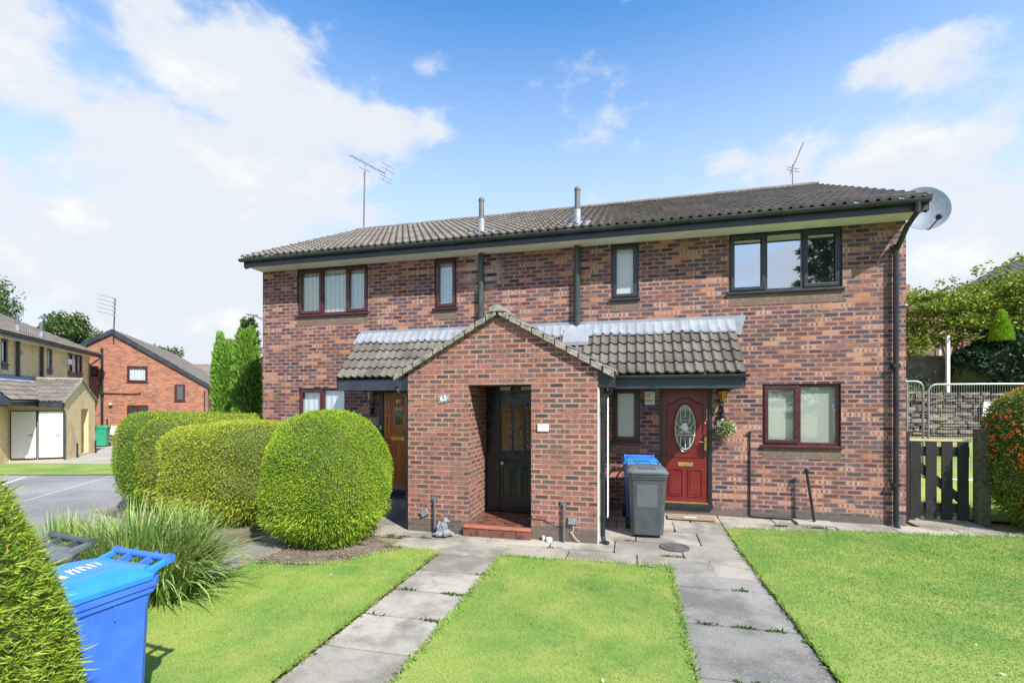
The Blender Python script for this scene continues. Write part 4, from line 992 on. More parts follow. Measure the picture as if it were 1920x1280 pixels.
# grass blades
def blades(name, poly, dens, h0, h1, edge=.03):
    p = np.array(poly); x0, y0 = p.min(0); x1, y1 = p.max(0); n = int((x1 - x0) * (y1 - y0) * dens)
    q = np.stack([rng.uniform(x0, x1, n), rng.uniform(y0, y1, n)], 1); jq = q + rng.normal(0, edge * .8, q.shape) + .02 * np.sin(q[:, ::-1] * 9); q = q[inside(jq, poly)]
    # keep what can be seen, thin out with distance
    Zc = -q[:, 0] * .2425 + q[:, 1] * .970; Xc = q[:, 0] * .970 + q[:, 1] * .2425
    q = q[(Zc > 2.6) & (np.abs(Xc) < Zc * 1.3 + .3)]; m = len(q)
    z = np.array([gz(a, b) for a, b in q]) + .008
    Cn = np.column_stack([q, z]); D = unit(np.column_stack([rng.normal(0, .45, (m, 2)), np.ones(m)])); S = side(D)
    dist = np.hypot(q[:, 0], q[:, 1])
    return kites(name, Cn, D, S, rng.uniform(h0, h1, m), rng.uniform(.003, .006, m) * np.clip(dist / 5, .8, 1.8), [MT['grass']])
for k, p in LAWNS.items(): tag(blades('grass', p, 10000 if k != 'R' else 7000, .008, .026, .05), 'short mown green grass of the lawn', kind='stuff')
blist = 0
tag(blades('grass', [(4.6, 9.6), (9, 9.4), (9, 12.1), (4.5, 12.1)], 700, .03, .08), 'grass behind the gate', kind='stuff')
# longer untrimmed blades leaning over the path edges
eg = []
for pl in LAWNS.values():
    for (xa, ya), (xb, yb) in zip(pl, pl[1:] + pl[:1]):
        if max(ya, yb) < 2.2 or min(xa, xb) > 9: continue
        L_ = math.hypot(xb - xa, yb - ya); n_ = int(L_ * 420); u = rng.random(n_); cl_ = .5 + .5 * np.sin(u * L_ * 7 + xa * 3) * np.sin(u * L_ * 17.3); keep = rng.random(n_) < .25 + .75 * cl_; u = u[keep]; nx_, ny_ = (yb - ya) / L_, -(xb - xa) / L_
        o_ = rng.normal(-.01, .014, len(u)); p3 = np.column_stack([xa + (xb - xa) * u + nx_ * o_, ya + (yb - ya) * u + ny_ * o_, np.full(len(u), .012)])
        d3 = unit(np.column_stack([np.full(len(u), nx_) * .7, np.full(len(u), ny_) * .7, np.full(len(u), .7)]) + rng.normal(0, .35, (len(u), 3))); d3[:, 2] = np.abs(d3[:, 2]); p3[:, 2] += np.array([gz(a_, b_) for a_, b_ in p3[:, :2]]); eg.append((p3, d3))
p3 = np.concatenate([e[0] for e in eg]); d3 = np.concatenate([e[1] for e in eg])
tag(kites('edge_grass', p3, d3, side(d3), rng.uniform(.03, .075, len(p3)), rng.uniform(.004, .008, len(p3)), [MT['grass']]), 'untrimmed grass leaning over the path edges', kind='stuff')
# a few fallen leaves and clover heads on the lawns
n = 90; q = np.column_stack([rng.uniform(-4.4, 7., n), rng.uniform(3.2, 7.8, n)]); q = np.concatenate([q[inside(q, p_)] for p_ in LAWNS.values()])
q = np.column_stack([q, np.full(len(q), .035)]); D = unit(np.column_stack([rng.normal(0, 1, (len(q), 2)), np.full(len(q), .15)]))
tag(kites('fallen_leaves', q, D, side(D) * np.array([1, 1, .2]), rng.uniform(.02, .05, len(q)), rng.uniform(.015, .03, len(q)), [MT['petal'], MT['straw']], mi=(rng.random(len(q)) > .4).astype(int)), 'fallen leaves scattered on the lawns', kind='stuff')
# moss and weeds in edges
q = []; 
for (xa, ya, xb, yb, n_) in ((1.475, 3., 1.475, 7.9, 500), (.47, 3., .47, 6., 260), (-1.645, 3, -1.645, 5.9, 260), (-2.505, 3, -2.505, 5.8, 260)):
    t_ = rng.random(n_); q.append(np.column_stack([xa + (xb - xa) * t_ + rng.normal(0, .02, n_), ya + (yb - ya) * t_, np.full(n_, .0)]))
for _ in range(46):   # moss and small weeds in the slab joints
    jx = random.choice([-2.06, .97, -1.2, .3, -3.4, 2.6]); jy = random.choice([5.99, 6.5, 7.1, 8.35]) if jx in (-1.2, .3, -3.4, 2.6) else random.choice([1. + .61 * k for k in range(4, 8)] if jx < 0 else [1.9 + .9 * k for k in range(1, 5)])
    if jx == 2.6: jy = 8.36
    n_ = random.randint(12, 45); q.append(np.column_stack([jx + rng.uniform(-.42, .42) + rng.normal(0, .05, n_), jy + rng.normal(0, .006, n_), np.full(n_, gz(jx, jy))]))
q = np.concatenate(q); D = unit(np.column_stack([rng.normal(0, .8, (len(q), 2)), np.full(len(q), .5)]))
tag(kites('edge_weeds', q, D, side(D), rng.uniform(.02, .06, len(q)), rng.uniform(.008, .02, len(q)), [MT['lf_tree']]), 'weeds along the path edges', kind='stuff')

# ------------------------------------------------------------------ clipped shrubs
def shrub(name, label, c, a, b, hgt, p, n, mats, ll=(.03, .055), skirt=0., group=None, cat='shrub', top=None, zb=.04, lean=.35, upf=.35, taper=0., wr=1.):
    lean = max(lean, 1.0)
    t = thing(name, label, cat, (c[0], c[1], gz(*c)), group=group)
    cz = hgt * .5
    def surf(d, k=1.):
        r = (np.abs(d[:, 0] / a) ** p + np.abs(d[:, 1] / b) ** p + np.abs(d[:, 2] / cz) ** p) ** (-1 / p)
        x = d * r[:, None] * k; N = unit(np.sign(d) * np.abs(d / np.array([a, b, cz])) ** (p - 1) / np.array([a, b, cz]))
        w = 1 + .035 * np.sin(x[:, 0] * 3.4 + c[0]) * np.cos(x[:, 1] * 3 + x[:, 2] * 2) + .02 * np.sin(x[:, 2] * 6 + x[:, 0] * 3 + c[1] * 2) + .012 * np.sin(x[:, 1] * 11 + x[:, 2] * 9)
        tp = 1 - taper * np.clip((x[:, 2] / cz), -1, 1) * .5
        x = x * w[:, None]; x[:, 0] *= tp; x[:, 1] *= tp
        if skirt:
            low = np.clip((-x[:, 2] / cz - .45) / .55, 0, 1); x[:, 0] *= 1 - skirt * low; x[:, 1] *= 1 - skirt * low
        x[:, 2] += cz; return x, N
    d = rdir(n); x, N = surf(d); keep = x[:, 2] > zb; x, N = x[keep], N[keep]; m = len(x)
    x -= N * rng.uniform(0, .05, (m, 1))
    D = unit(N + rdir(m) * lean + np.array([0, 0, upf])); S = side(D)
    core = MB(); nu, nv = 28, 16; dd = []
    for i in range(nv + 1):
        for k in range(nu):
            th_ = PI * (i + .001) / (nv + .002); ph = 2 * PI * k / nu; dd.append((math.sin(th_) * math.cos(ph), math.sin(th_) * math.sin(ph), math.cos(th_)))
    cx, _ = surf(np.array(dd), .955); core.v = [tuple(v) for v in cx]
    for i in range(nv):
        for k in range(nu): core.f.append((i * nu + k, i * nu + (k + 1) % nu, (i + 1) * nu + (k + 1) % nu, (i + 1) * nu + k)); core.mi.append(0)
    if skirt:
        ns = m // 14; pick = rng.integers(0, m, ns * 6); zc = x[pick, 2]; pick = pick[zc < .55][:ns]
        xs_ = x[pick] + np.column_stack([rng.normal(0, .03, (len(pick), 2)), -rng.uniform(.0, .12, len(pick))]); Ds_ = unit(N[pick] * np.array([1, 1, 0]) + rdir(len(pick)) * .4 + np.array([0, 0, -.5]))
        sh_ = rng.integers(0, m, m // 40); xh = x[sh_]; Dh = unit(N[sh_] + rdir(len(sh_)) * .3)
        x = np.concatenate([x, xs_, xh]); D = np.concatenate([D, Ds_, Dh]); S = side(D); LL = np.concatenate([rng.uniform(*ll, m), rng.uniform(ll[1] * 1.3, ll[1] * 2.7, len(pick)), rng.uniform(ll[1] * 1.2, ll[1] * 2.1, len(sh_))]); m = len(x)
    else: LL = rng.uniform(*ll, m)
    kites('foliage', x, D, S, LL, rng.uniform(ll[0] * .35, ll[1] * .4, m) * wr, mats + [MT['core']], core, t, mi=rng.integers(0, len(mats), m))
    q = MB(); q.tube([(0, 0, -.05), (.02, 0, .3)], [.06, .045], 7)
    for k in range(5): q.tube([(0, 0, .08), (.25 * math.cos(k * 1.3), .25 * math.sin(k * 1.3), .38)], [.03, .012], 5)
    q.build('stem', MT['bark'], t)
    return t
shrub('clipped_shrub', 'round bright green clipped conifer ball in front of the hardwood door', (-4.36, 6.14), .85, .86, 1.93, 2.45, 120000, [MT['lf_ball']], (.016, .034), .16, 'clipped conifers along the bed', zb=.07, upf=.1, taper=.20)
shrub('clipped_shrub', 'golden green clipped conifer mound left of the round ball', (-6.72, 6.95), 1.12, .95, 1.70, 3.9, 90000, [MT['lf_gold'], MT['lf_gold'], MT['lf_ball']], (.018, .038), .16, 'clipped conifers along the bed')
shrub('clipped_shrub', 'yellowish clipped conifer mound between the golden and the leftmost green mound', (-8.3, 7.75), 1.05, .95, 1.80, 4.2, 60000, [MT['lf_gold'], MT['lf_green']], (.018, .04), .15, 'clipped conifers along the bed')
shrub('clipped_shrub', 'leftmost large dark green clipped conifer mound beside the road', (-9.2, 7.98), .96, 1.0, 1.90, 4.2, 80000, [MT['lf_green'], MT['lf_green'], MT['lf_ball']], (.018, .04), .2, 'clipped conifers along the bed')
shrub('clipped_hedge', 'low flat topped lime hedge behind the clipped mounds', (-7.9, 9.45), 1.9, .55, 1.75, 4.5, 26000, [MT['lf_ball'], MT['lf_gold']], (.035, .06), .0, cat='hedge')
shrub('conifer_bush', 'feathery bright green conifer bush in the near left corner', (-2.42, .80), .70, .62, 2.10, 2.1, 150000, [MT['lf_front']], (.014, .036), .02, cat='bush', lean=1.0, upf=.25, taper=.42, wr=.5)
# columnar conifers behind
def column(label, c, r, hgt, z0, n, mat, grp='tall columnar conifers left of the house'):
    t = thing('columnar_conifer', label, 'tree', (c[0], c[1], gz(*c)), group=grp)
    q = MB(); q.tube([(0, 0, -.1), (0, 0, hgt * .8)], [.12, .03], 8)
    for k in range(9):
        an = k * .7; q.tube([(0, 0, .3), (.22 * math.cos(an), .22 * math.sin(an), z0 + .2), (.1 * math.cos(an), .1 * math.sin(an), hgt * .8)], [.06, .03, .01], 5)
    q.build('trunk', MT['straw'], t)
    pl = 6; pts = []; 
    for k in range(pl):
        an = k * 2 * PI / pl + c[0]; rr = r * (.5 if k % 2 else .42); m = n // pl
        hh = hgt * random.uniform(.9, 1.0); zz0 = z0 + random.uniform(-.4, .2)
        u = rng.random(m); z = zz0 + (hh - zz0) * u; w = r * .60 * np.clip(np.sin(PI * np.clip(u * .80 + .14, 0, 1)), 0, 1) ** .35 * (1 - .62 * u ** 6); ph = rng.random(m) * 2 * PI
        pts.append(np.column_stack([rr * math.cos(an) * (1 - u * .15) + w * np.cos(ph), rr * math.sin(an) * (1 - u * .15) + w * np.sin(ph), z]))
    x = np.concatenate(pts); m = len(x); D = unit(x * np.array([.6, .6, 0]) + rdir(m) * .35 * r + np.array([0, 0, .9 * r])); 
    core = MB(); core.lathe([(r * .35, z0 + .1), (r * .62, z0 + (hgt - z0) * .25), (r * .6, z0 + (hgt - z0) * .6), (r * .12, hgt * .95)], (0, 0, 0), 10)
    kites('foliage', x, D, side(D), rng.uniform(.07, .15, m), rng.uniform(.03, .055, m), [MT[mat], MT['core']], core, t)
column('tall bright green columnar conifer on the left of a pair', (-10.78, 10.60), .31, 4.15, 1.5, 16000, 'lf_column')
column('tall bright green columnar conifer on the right of a pair nearest the house', (-10.20, 10.70), .34, 4.25, 1.35, 16000, 'lf_column')

# strap leaved clumps
def strap(label, c, n, Lr, spread):
    t = thing('strap_leaf_plant', label, 'plant', (c[0], c[1], gz(*c)), group='strap leaved clumps by the bins')
    mb = MB()
    for i in range(n):
        an = random.uniform(0, 2 * PI); L = random.uniform(*Lr); lean = random.uniform(.05, spread); w = random.uniform(.007, .016)
        r0 = random.uniform(0, .17); a2 = random.uniform(0, 2 * PI); p = Vector((r0 * math.cos(a2), r0 * math.sin(a2), 0)); dirv = Vector((math.cos(an), math.sin(an), 0)); sd = Vector((-dirv.y, dirv.x, 0))
        pts = []; ns = 6; ang = lean * .5; droop = lean * random.uniform(.9, 1.9)
        for k in range(ns + 1):
            pts.append(p.copy()); a = ang + droop * (k / ns) ** 1.6; p = p + (dirv * math.sin(a) + Vector((0, 0, 1)) * math.cos(a)) * (L / ns)
        b = len(mb.v)
        for k, q_ in enumerate(pts):
            ww = w * (1 - (k / ns) ** 2.2) + .0008; mb.v += [tuple(q_ + sd * ww), tuple(q_ - sd * ww)]
        for k in range(ns): mb.f.append((b + 2 * k, b + 2 * k + 1, b + 2 * k + 3, b + 2 * k + 2)); mb.mi.append(0)
    o = mb.build('leaves', MT['lf_strap'], t)
    MB().lathe([(.10, -.03), (.13, .02), (.07, .06)], (0, 0, 0), 8).build('crown_base', MT['straw'], t)
strap('dark upright strap leaved clump nearest the conifer bush', site((115 - 960) / 878 * 4.7, 4.7), 380, (.6, 1.0), .55)
strap('upright strap leaved clump behind the grey foreground bin', site((185 - 960) / 878 * 4.6, 4.6), 380, (.6, 1.0), .6)
strap('tall strap leaved clump with the longest blades behind the blue foreground bin', site((250 - 960) / 878 * 4.6, 4.6), 460, (.7, 1.2), .95)
strap('arching strap leaved clump spilling over the path', site((312 - 960) / 878 * 4.8, 4.8), 620, (.6, 1.1), 1.5)
strap('arching pale strap leaved clump nearest the golden mound', site((352 - 960) / 878 * 5.2, 5.2), 480, (.6, 1.05), 1.5)

# ------------------------------------------------------------------ trees
def tree(name, label, c, z0, hgt, crown, n, mat, trunk=.12, clumps=26, ll=(.10, .2), bark='bark', group=None, flat=1., cz=None, hollow=.0):
    t = thing(name, label, 'tree', (c[0], c[1], z0), group=group)
    rx, ry_, rz_ = crown; cz = cz if cz else hgt - rz_
    q = MB(); q.tube([(0, 0, -.2), (.02 * hgt, 0, hgt * .3), (-.01 * hgt, .01 * hgt, hgt * .6), (0, 0, hgt * .9)], [trunk, trunk * .75, trunk * .45, trunk * .08], 9)
    cl = []
    for k in range(clumps):
        d_ = Vector(rdir(1)[0]); rr = random.uniform(.35, .85); p = Vector((d_.x * rx * rr, d_.y * ry_ * rr, cz + d_.z * rz_ * rr)); cl.append(p)
        st_ = Vector((0, 0, min(p.z * .75, hgt * .6))); q.tube([st_, st_.lerp(p, .5) + Vector((0, 0, .05 * hgt)), p], [trunk * .3, trunk * .18, trunk * .05], 5)
    q.build('trunk', MT[bark], t)
    xs = []; per = n // clumps
    for p in cl:
        s_ = random.uniform(.24, .42); d_ = rdir(per) * (rng.random((per, 1)) ** .45) * np.array([rx * s_, ry_ * s_, rz_ * s_ * flat]); xs.append(d_ + np.array(p))
    x = np.concatenate(xs); m = len(x); D = unit(rdir(m) + np.array([0, 0, -.1]))
    kites('crown', x, D, side(D), rng.uniform(*ll, m), rng.uniform(ll[0] * .5, ll[1] * .6, m), [MT[mat]], None, t)
    return t
def P2(px, Z): return site((px - 960) / 878 * Z, Z)
tree('broadleaf_tree', 'grey green tree behind the yellow and red brick houses', P2(132, 42), -.2, 10.7, (2.5, 2.5, 2.6), 9000, 'lf_tree', .22, 26, (.18, .34))
tree('broadleaf_tree', 'sparse tree at the far left edge above the yellow house roof', P2(-2, 38), -.2, 13.4, (1.7, 1.7, 4.2), 2600, 'lf_tree', .2, 22, (.16, .3))
tree('broadleaf_tree', 'low wide tree crown just above the red brick house roof', P2(292, 60), -.2, 10.2, (3.4, 2.4, 2.0), 5000, 'lf_tree', .25, 18, (.25, .45))
# conifer beyond the pair
def spruce(label, c, z0, hgt, r, n, mat='lf_dark', grp=None):
    t = thing('spruce_tree', label, 'tree', (c[0], c[1], z0), group=grp); q = MB(); q.tube([(0, 0, -.2), (0, 0, hgt)], [.03 * hgt, .02], 8); xs = []; Ds = []
    nb = 90; per = n // nb
    for k in range(nb):
        u = (k + .5) / nb; z = hgt * (.12 + .86 * u); L = r * (1 - u) ** .8 * random.uniform(.7, 1.1) + .15; an = k * 2.4; dv = np.array([math.cos(an), math.sin(an), .18 - .35 * (1 - u)])
        q.tube([(0, 0, z), tuple(np.array([0, 0, z]) + dv * L)], [.02, .006], 4); s_ = rng.random(per) ** .7; x = np.array([0, 0, z]) + s_[:, None] * dv * L + rng.normal(0, .07 * r, (per, 3)) * (1.2 - s_[:, None]); xs.append(x); Ds.append(unit(dv + rdir(per) * .8))
    x = np.concatenate(xs); D = np.concatenate(Ds); q.build('trunk', MT['bark'], t)
    kites('branches', x, D, side(D), rng.uniform(.12, .28, len(x)) * (.6 + .06 * hgt), rng.uniform(.05, .1, len(x)) * (.6 + .06 * hgt), [MT[mat]], None, t)
spruce('dark spruce top showing above the columnar conifers', P2(466, 24), -.2, 6.6, 1.6, 5000, 'lf_tree')
# trees across the road behind the viewer, seen mirrored in the upper right window
spruce('tall dark spruce across the lawn behind the viewpoint', (11.2, -13.5), 0, 14.5, 3.6, 16000, 'lf_dark')
tree('broadleaf_tree', 'leafy tree beside the spruce behind the viewpoint', (14.8, -11.0), 0, 11.5, (3.6, 3.2, 3.6), 15000, 'lf_tree', .28, 34, (.2, .36))

# ------------------------------------------------------------------ right hand background
q = MB()
XB = [4.4, 60]; rows = [(10.9, .05), (11.8, .35), (12.7, 1.15), (13.3, 1.22), (20, 2.3), (60, 3.2)]
rows = rows[2:]; q2 = MB(); rows2 = [(10.9, .05), (11.8, .40), (12.7, 1.15)]
for (ya, za), (yb, zb) in zip(rows2, rows2[1:]): q2.face([(XB[0], ya, za), (XB[1], ya, za), (XB[1], yb, zb), (XB[0], yb, zb)])
tag(q2.build('grass_bank', MT['lawn']), kind='structure')
for (ya, za), (yb, zb) in zip(rows, rows[1:]): q.face([(XB[0], ya, za), (XB[1], ya, za), (XB[1], yb, zb), (XB[0], yb, zb)])
tag(q.build('bank', MT['scrub']), kind='structure')
# gate
t = thing('wooden_gate', 'dark stained wooden picket gate between the house and a mossy post', 'gate', (4.58, 9.30, .06))
q = MB(); x = .02
for k in range(4): q.box(x, x + .155, -.012, .008, .03, 1.33); x += .222
q.build('picket', MT['wood_dark'], t, bevel=.003)
q = MB(); q.box(0, .86, .01, .045, 1.08, 1.24); q.box(0, .86, .01, .045, .15, .30)
q.hexa([(.0, .012, .95), (.10, .012, 1.06), (.86, .012, .34), (.78, .012, .26)], [(.0, .04, .95), (.10, .04, 1.06), (.86, .04, .34), (.78, .04, .26)]); q.build('brace', MT['wood_dark'], t)
MB().box(-.01, .86, -.016, .05, 1.335, 1.365).build('top_rail', MT['wood_pale'], t); MB().box(-.02, .86, .05, .12, -.05, .06).build('sill_board', MT['wood_pale'], t)
o = MB().box(-.05, .05, -.05, .05, -.1, 1.50).build('gate_post', MT['wood_dark'], loc=(4.50, 9.25, .05), bevel=.005); tag(o, 'slim dark gate post against the house corner', 'post')
o = MB().box(-.085, .085, -.07, .07, -.1, 1.55).build('gate_post', MT['wood_old'], loc=(5.60, 9.30, .05), bevel=.008); tag(o, 'thick mossy timber gate post beside the firethorn', 'post')
# firethorn
t = shrub('firethorn_bush', 'rounded firethorn bush covered with orange berries beside the gate', (6.62, 9.15), .98, .8, 2.28, 2.6, 26000, [MT['lf_pyr'], MT['lf_pyr'], MT['lf_ball']], (.03, .06), .1, cat='bush', lean=1.2, upf=.2, taper=.1)
bm_ = MB()
for k in range(650):
    d_ = Vector(rdir(1)[0]);  
    if k > 110 and not (d_.x < .1 and d_.z > -.1 and d_.y < .4): continue

    if d_.z < -.75: continue
    p_ = 2.6; r_ = (abs(d_.x / .98) ** p_ + abs(d_.y / .8) ** p_ + abs(d_.z / 1.14) ** p_) ** (-1 / p_); c_ = d_ * r_ * 1.0; c_.z += 1.14
    for j in range(9): v = c_ + Vector(rdir(1)[0]) * random.uniform(.01, .055); bm_.ell(tuple(v), (.011, .011, .011), 5, 4)
o = bm_.build('berries', MT['berry'], t); o['kind'] = 'stuff'
# site fence panels
def heras(label, loc, rz, w=2.6, hh=2.0):
    t = thing('mesh_fence_panel', label, 'fence', loc, rz, 'temporary mesh fence panels'); r_ = .15
    arc = lambda cx, cz, a0, a1: [(cx + r_ * math.cos(a0 + (a1 - a0) * i / 5), 0, cz + r_ * math.sin(a0 + (a1 - a0) * i / 5)) for i in range(6)]
    pts = [(0, 0, 0)] + arc(r_, hh - r_, PI, PI / 2) + arc(w - r_, hh - r_, PI / 2, 0) + [(w, 0, 0)]
    q = MB(); q.tube(pts, .021, 8); q.tube([(0, 0, .0), (w, 0, .0)], .018, 6); q.build('frame', MT['steel'], t)
    q = MB(); k = .06
    while k < w: rod(q, (k, .0, .15), (k, .0, hh - .02), .002, 3); k += .045
    z = .3
    while z < hh: rod(q, (0, 0, z), (w, 0, z), .0025, 3); z += .21
    o = q.build('wire_mesh', MT['grille'], t)
heras('long galvanised mesh panel in front of the stone wall', (6.17, 11.8, .42), R(2), 3.2)
heras('left galvanised mesh panel partly behind the house corner', (3.1, 12.15, .50), R(-2), 3.1)
heras('rear leaning galvanised mesh panel seen between the house and the long panel', (3.05, 12.7, .62), R(-1), 3.15)
# rubble wall
q = MB(); z = 1.1; cols_ = 40
zt = [1.05 + .02 * random.random() for _ in range(400)]
while z < 2.22:
    hh = random.uniform(.05, .10); x = 5.4 + random.uniform(-.2, 0)
    while x < 14:
        w_ = random.uniform(.10, .38); j = random.uniform(-.05, .05); e = random.uniform(.003, .010); dz = .02 * math.sin(x * 1.3) + .012 * math.sin(x * 3.1 + z); h2 = hh * random.choice((.8, 1, 1, 1.25))
        u = lambda: random.uniform(-.014, .014)
        b = [(x + e + abs(u()), 13.3 + j, z + dz + e + abs(u())), (x + w_ * .5, 13.28 + j, z + dz + e + u() * .4), (x + w_ - e - abs(u()), 13.3 + j, z + dz + e + abs(u())), (x + w_ - e, 13.3 + j, z + dz + h2 * .6), (x + w_ - e - abs(u()) * 1.5, 13.3 + j, z + dz + h2 - e), (x + w_ * .5, 13.29 + j, z + dz + h2 - e + u() * .5), (x + e + abs(u()), 13.3 + j, z + dz + h2 - e)]
        q.hexa(b, [(p[0], 13.6, p[2]) for p in b]); x += w_
    z += hh
tag(q.build('stone_wall', MT['rubble'], bevel=.012), 'low rubble retaining wall behind the mesh fence', 'wall')
MB_ = MB().box(5.2, 14, 13.37, 13.58, .9, 2.22); w2 = MB_.build('wall_core', plain('wall_mortar', (.17, .15, .115), .95), bpy.data.objects['stone_wall'])
# marker board on the wall
q = MB(); q.hexa([(7.98, 13.22, 1.72), (8.28, 13.22, 1.72), (8.16, 13.25, 2.06), (8.02, 13.25, 2.06)], [(7.98, 13.25, 1.72), (8.28, 13.25, 1.72), (8.16, 13.28, 2.06), (8.02, 13.28, 2.06)])
tag(q.build('white_board', MT['white']), 'small white slanted board in front of the stone wall', 'board')
# upper garden wall, post, ivy, small conifer, maple
q = MB().box(6.8, 13, 15.6, 15.9, 1.4, 3.35); tag(q.build('garden_wall', plain('rendered_stone', (.34, .33, .29), .9, var=.4, scale=3, bump=.5)), 'pale stone garden wall behind the maple', 'wall')
tag(MB().box(-.035, .035, -.035, .035, 0, 2.35).build('concrete_post', MT['white'], loc=(7.95, 14.4, 1.4), bevel=.006), 'slim white concrete post under the maple', 'post')
t = thing('maple_tree', 'spreading yellow green maple right of the house', 'tree', (8.9, 15.2, 1.3))
q = MB(); q.tube([(-.5, 0, 0), (-.55, 0, 1.2), (-.3, 0, 2.4), (.2, 0, 3.4)], [.07, .06, .05, .02], 8)
for k, (a_, b_, e_) in enumerate(((-1.3, .1, 2.7), (1.2, -.3, 3.2), (.3, .7, 3.6), (1.9, .2, 3.6), (-.6, -.6, 3.1), (2.6, 0, 4.0))): q.tube([(-.4, 0, 1.3 + .1 * k), (-.1 + a_ * .4, b_ * .5, 2.3), (a_, b_, e_)], [.035, .025, .008], 6)
q.build('trunk', MT['bark_pale'], t)
xs = []
for k in range(230):   # layered flat sprays, loose and uneven
    xx = random.uniform(-1.75, 3.4); top = 3.22 + (xx + 1.7) * .36 + .22 * math.sin(xx * 4.1) + .12 * math.sin(xx * 9.7); bot = 2.15 + .16 * math.sin(xx * 5.) ; zz = bot + (top - bot) * random.random() ** .8; yy = random.uniform(-.8, .8); s_ = random.uniform(.45, 1.25)
    m_ = int(170 * s_); xs.append(rng.normal(0, 1, (m_, 3)) * np.array([.24 * s_, .24 * s_, .055]) + np.array([xx, yy, zz]) + np.array([0, 0, -.25]) * rng.normal(0, .12, (m_, 1)) ** 2)
for k in range(60):
    xx = random.uniform(-1.7, 3.2); top = 3.25 + (xx + 1.7) * .36; xs.append(rng.normal(0, 1, (12, 3)) * np.array([.05, .05, .05]) + np.array([xx, random.uniform(-.5, .5), top + random.uniform(.1, .45)]))
x = np.concatenate(xs); D = unit(rdir(len(x)) * np.array([1, 1, .4])); kites('crown', x, D, side(D), rng.uniform(.05, .11, len(x)), rng.uniform(.035, .07, len(x)), [MT['lf_maple']], None, t)
t = thing('ivy_mass', 'dark glossy ivy heap over the wall under the maple', 'ivy', (9.75, 14.6, 1.4))
n = 16000; d_ = rdir(n); x = d_ * np.array([1.5, .8, 1.22]) * rng.uniform(.86, 1.04, (n, 1)) * (1 + .1 * np.sin(d_[:, :1] * 9) * np.cos(d_[:, 2:] * 7)); x[:, 2] += 1.25; x = x[x[:, 2] > 0.02]; D = unit(x - np.array([0, 0, 1.2]) + rdir(len(x)) * 1.2)
kites('foliage', x, D, side(D), rng.uniform(.07, .13, len(x)), rng.uniform(.06, .1, len(x)), [MT['lf_ivy'], MT['core']], MB().ell((0, 0, 1.2), (1.6, .7, 1.15), 16, 10), t)
n = 3500
t = thing('dark_shrub', 'low dark green shrub behind the mesh panels at the house corner', 'shrub', (6.6, 14.4, 1.35)); d_ = rdir(n); x = d_ * np.array([1.3, .5, .72]) * rng.uniform(.8, 1.04, (n, 1)); x[:, 2] += .7; D = unit(d_ + rdir(n)); kites('foliage', x, D, side(D), rng.uniform(.06, .12, n), rng.uniform(.03, .06, n), [MT['lf_dark'], MT['core']], MB().ell((0, 0, .65), (1.15, .42, .6), 14, 8), t)
t = thing('dwarf_conifer', 'small lime green cone shaped conifer above the ivy', 'tree', (8.98, 14.25, 2.80)); n = 5000; u = rng.random(n); ph = rng.random(n) * 2 * PI; w = .19 * (1 - u) ** .6 + .02
x = np.column_stack([w * np.cos(ph), w * np.sin(ph), .75 + .75 * u]); D = unit(x * np.array([1, 1, 0]) + rdir(n) * .12 + np.array([0, 0, .25])); kites('foliage', x, D, side(D), rng.uniform(.04, .08, n), rng.uniform(.015, .03, n), [MT['lf_lime'], MT['core']], MB().lathe([(.14, .75), (.1, 1.05), (.02, 1.4)], (0, 0, 0), 10), t)
MB().tube([(0, 0, -.9), (0, 0, .9)], .03, 6).build('trunk', MT['bark'], t)
# distant brick house at the right and slate roofed one
t = thing('brick_house', 'old red brick cottage with white bargeboards behind the maple', 'house', (11.2, 22.0, 2.2))
q = MB(); q.face([(-2.0, 0, -.6), (1.2, 0, -.6), (1.2, 0, 3.3), (.1, 0, 4.25), (-2.0, 0, 2.9)]); q.face([(1.2, 0, -.6), (1.2, 5, -.6), (1.2, 5, 3.3), (1.2, 0, 3.3)]); q.face([(-2., 0, -.6), (-2., 5, -.6), (-2., 5, 2.9), (-2., 0, 2.9)]); q.box(.2, 2.6, .3, 5, -.6, 2.6); q.build('wall', MT['brick_far'], t)
q = MB(); q.hexa([(-2.3, -.15, 2.72), (.1, -.15, 4.25), (.1, 5, 4.25), (-2.3, 5, 2.72)], [(-2.3, -.15, 2.85), (.1, -.15, 4.38), (.1, 5, 4.38), (-2.3, 5, 2.85)]); q.hexa([(.1, -.15, 4.25), (1.5, -.15, 3.1), (1.5, 5, 3.1), (.1, 5, 4.25)], [(.1, -.15, 4.38), (1.5, -.15, 3.23), (1.5, 5, 3.23), (.1, 5, 4.38)]); q.build('roof', MT['tile'], t)
q = MB(); q.hexa([(-2.3, -.2, 2.55), (.1, -.2, 4.08), (.1, -.17, 4.08), (-2.3, -.17, 2.55)], [(-2.3, -.2, 2.72), (.1, -.2, 4.25), (.1, -.17, 4.25), (-2.3, -.17, 2.72)]); q.build('bargeboard', MT['white'], t)
q = MB(); q.box(.1, .7, -.05, .02, .8, 1.9); wn_ = q.build('window', MT['white'], t); MB().box(.16, .64, -.07, -.052, .86, 1.84).build('pane', MT['glass_ref'], wn_)
q = MB(); q.box(-.6, 0, .6, 1.1, 3.6, 4.7); q.build('chimney', MT['brick_far'], t)
t = thing('slate_roof_house', 'house with grey roof rising behind the maple at the right edge', 'house', (16.6, 22.0, 2.4))
q = MB(); q.face([(-2.6, 0, -.5), (6, 0, -.5), (6, 0, 6.6), (2.2, 0, 6.6), (-2.6, 0, 3.6)]); q.face([(-2.6, 0, -.5), (-2.6, 8, -.5), (-2.6, 8, 3.6), (-2.6, 0, 3.6)]); q.build('wall', MT['brick_far'], t)
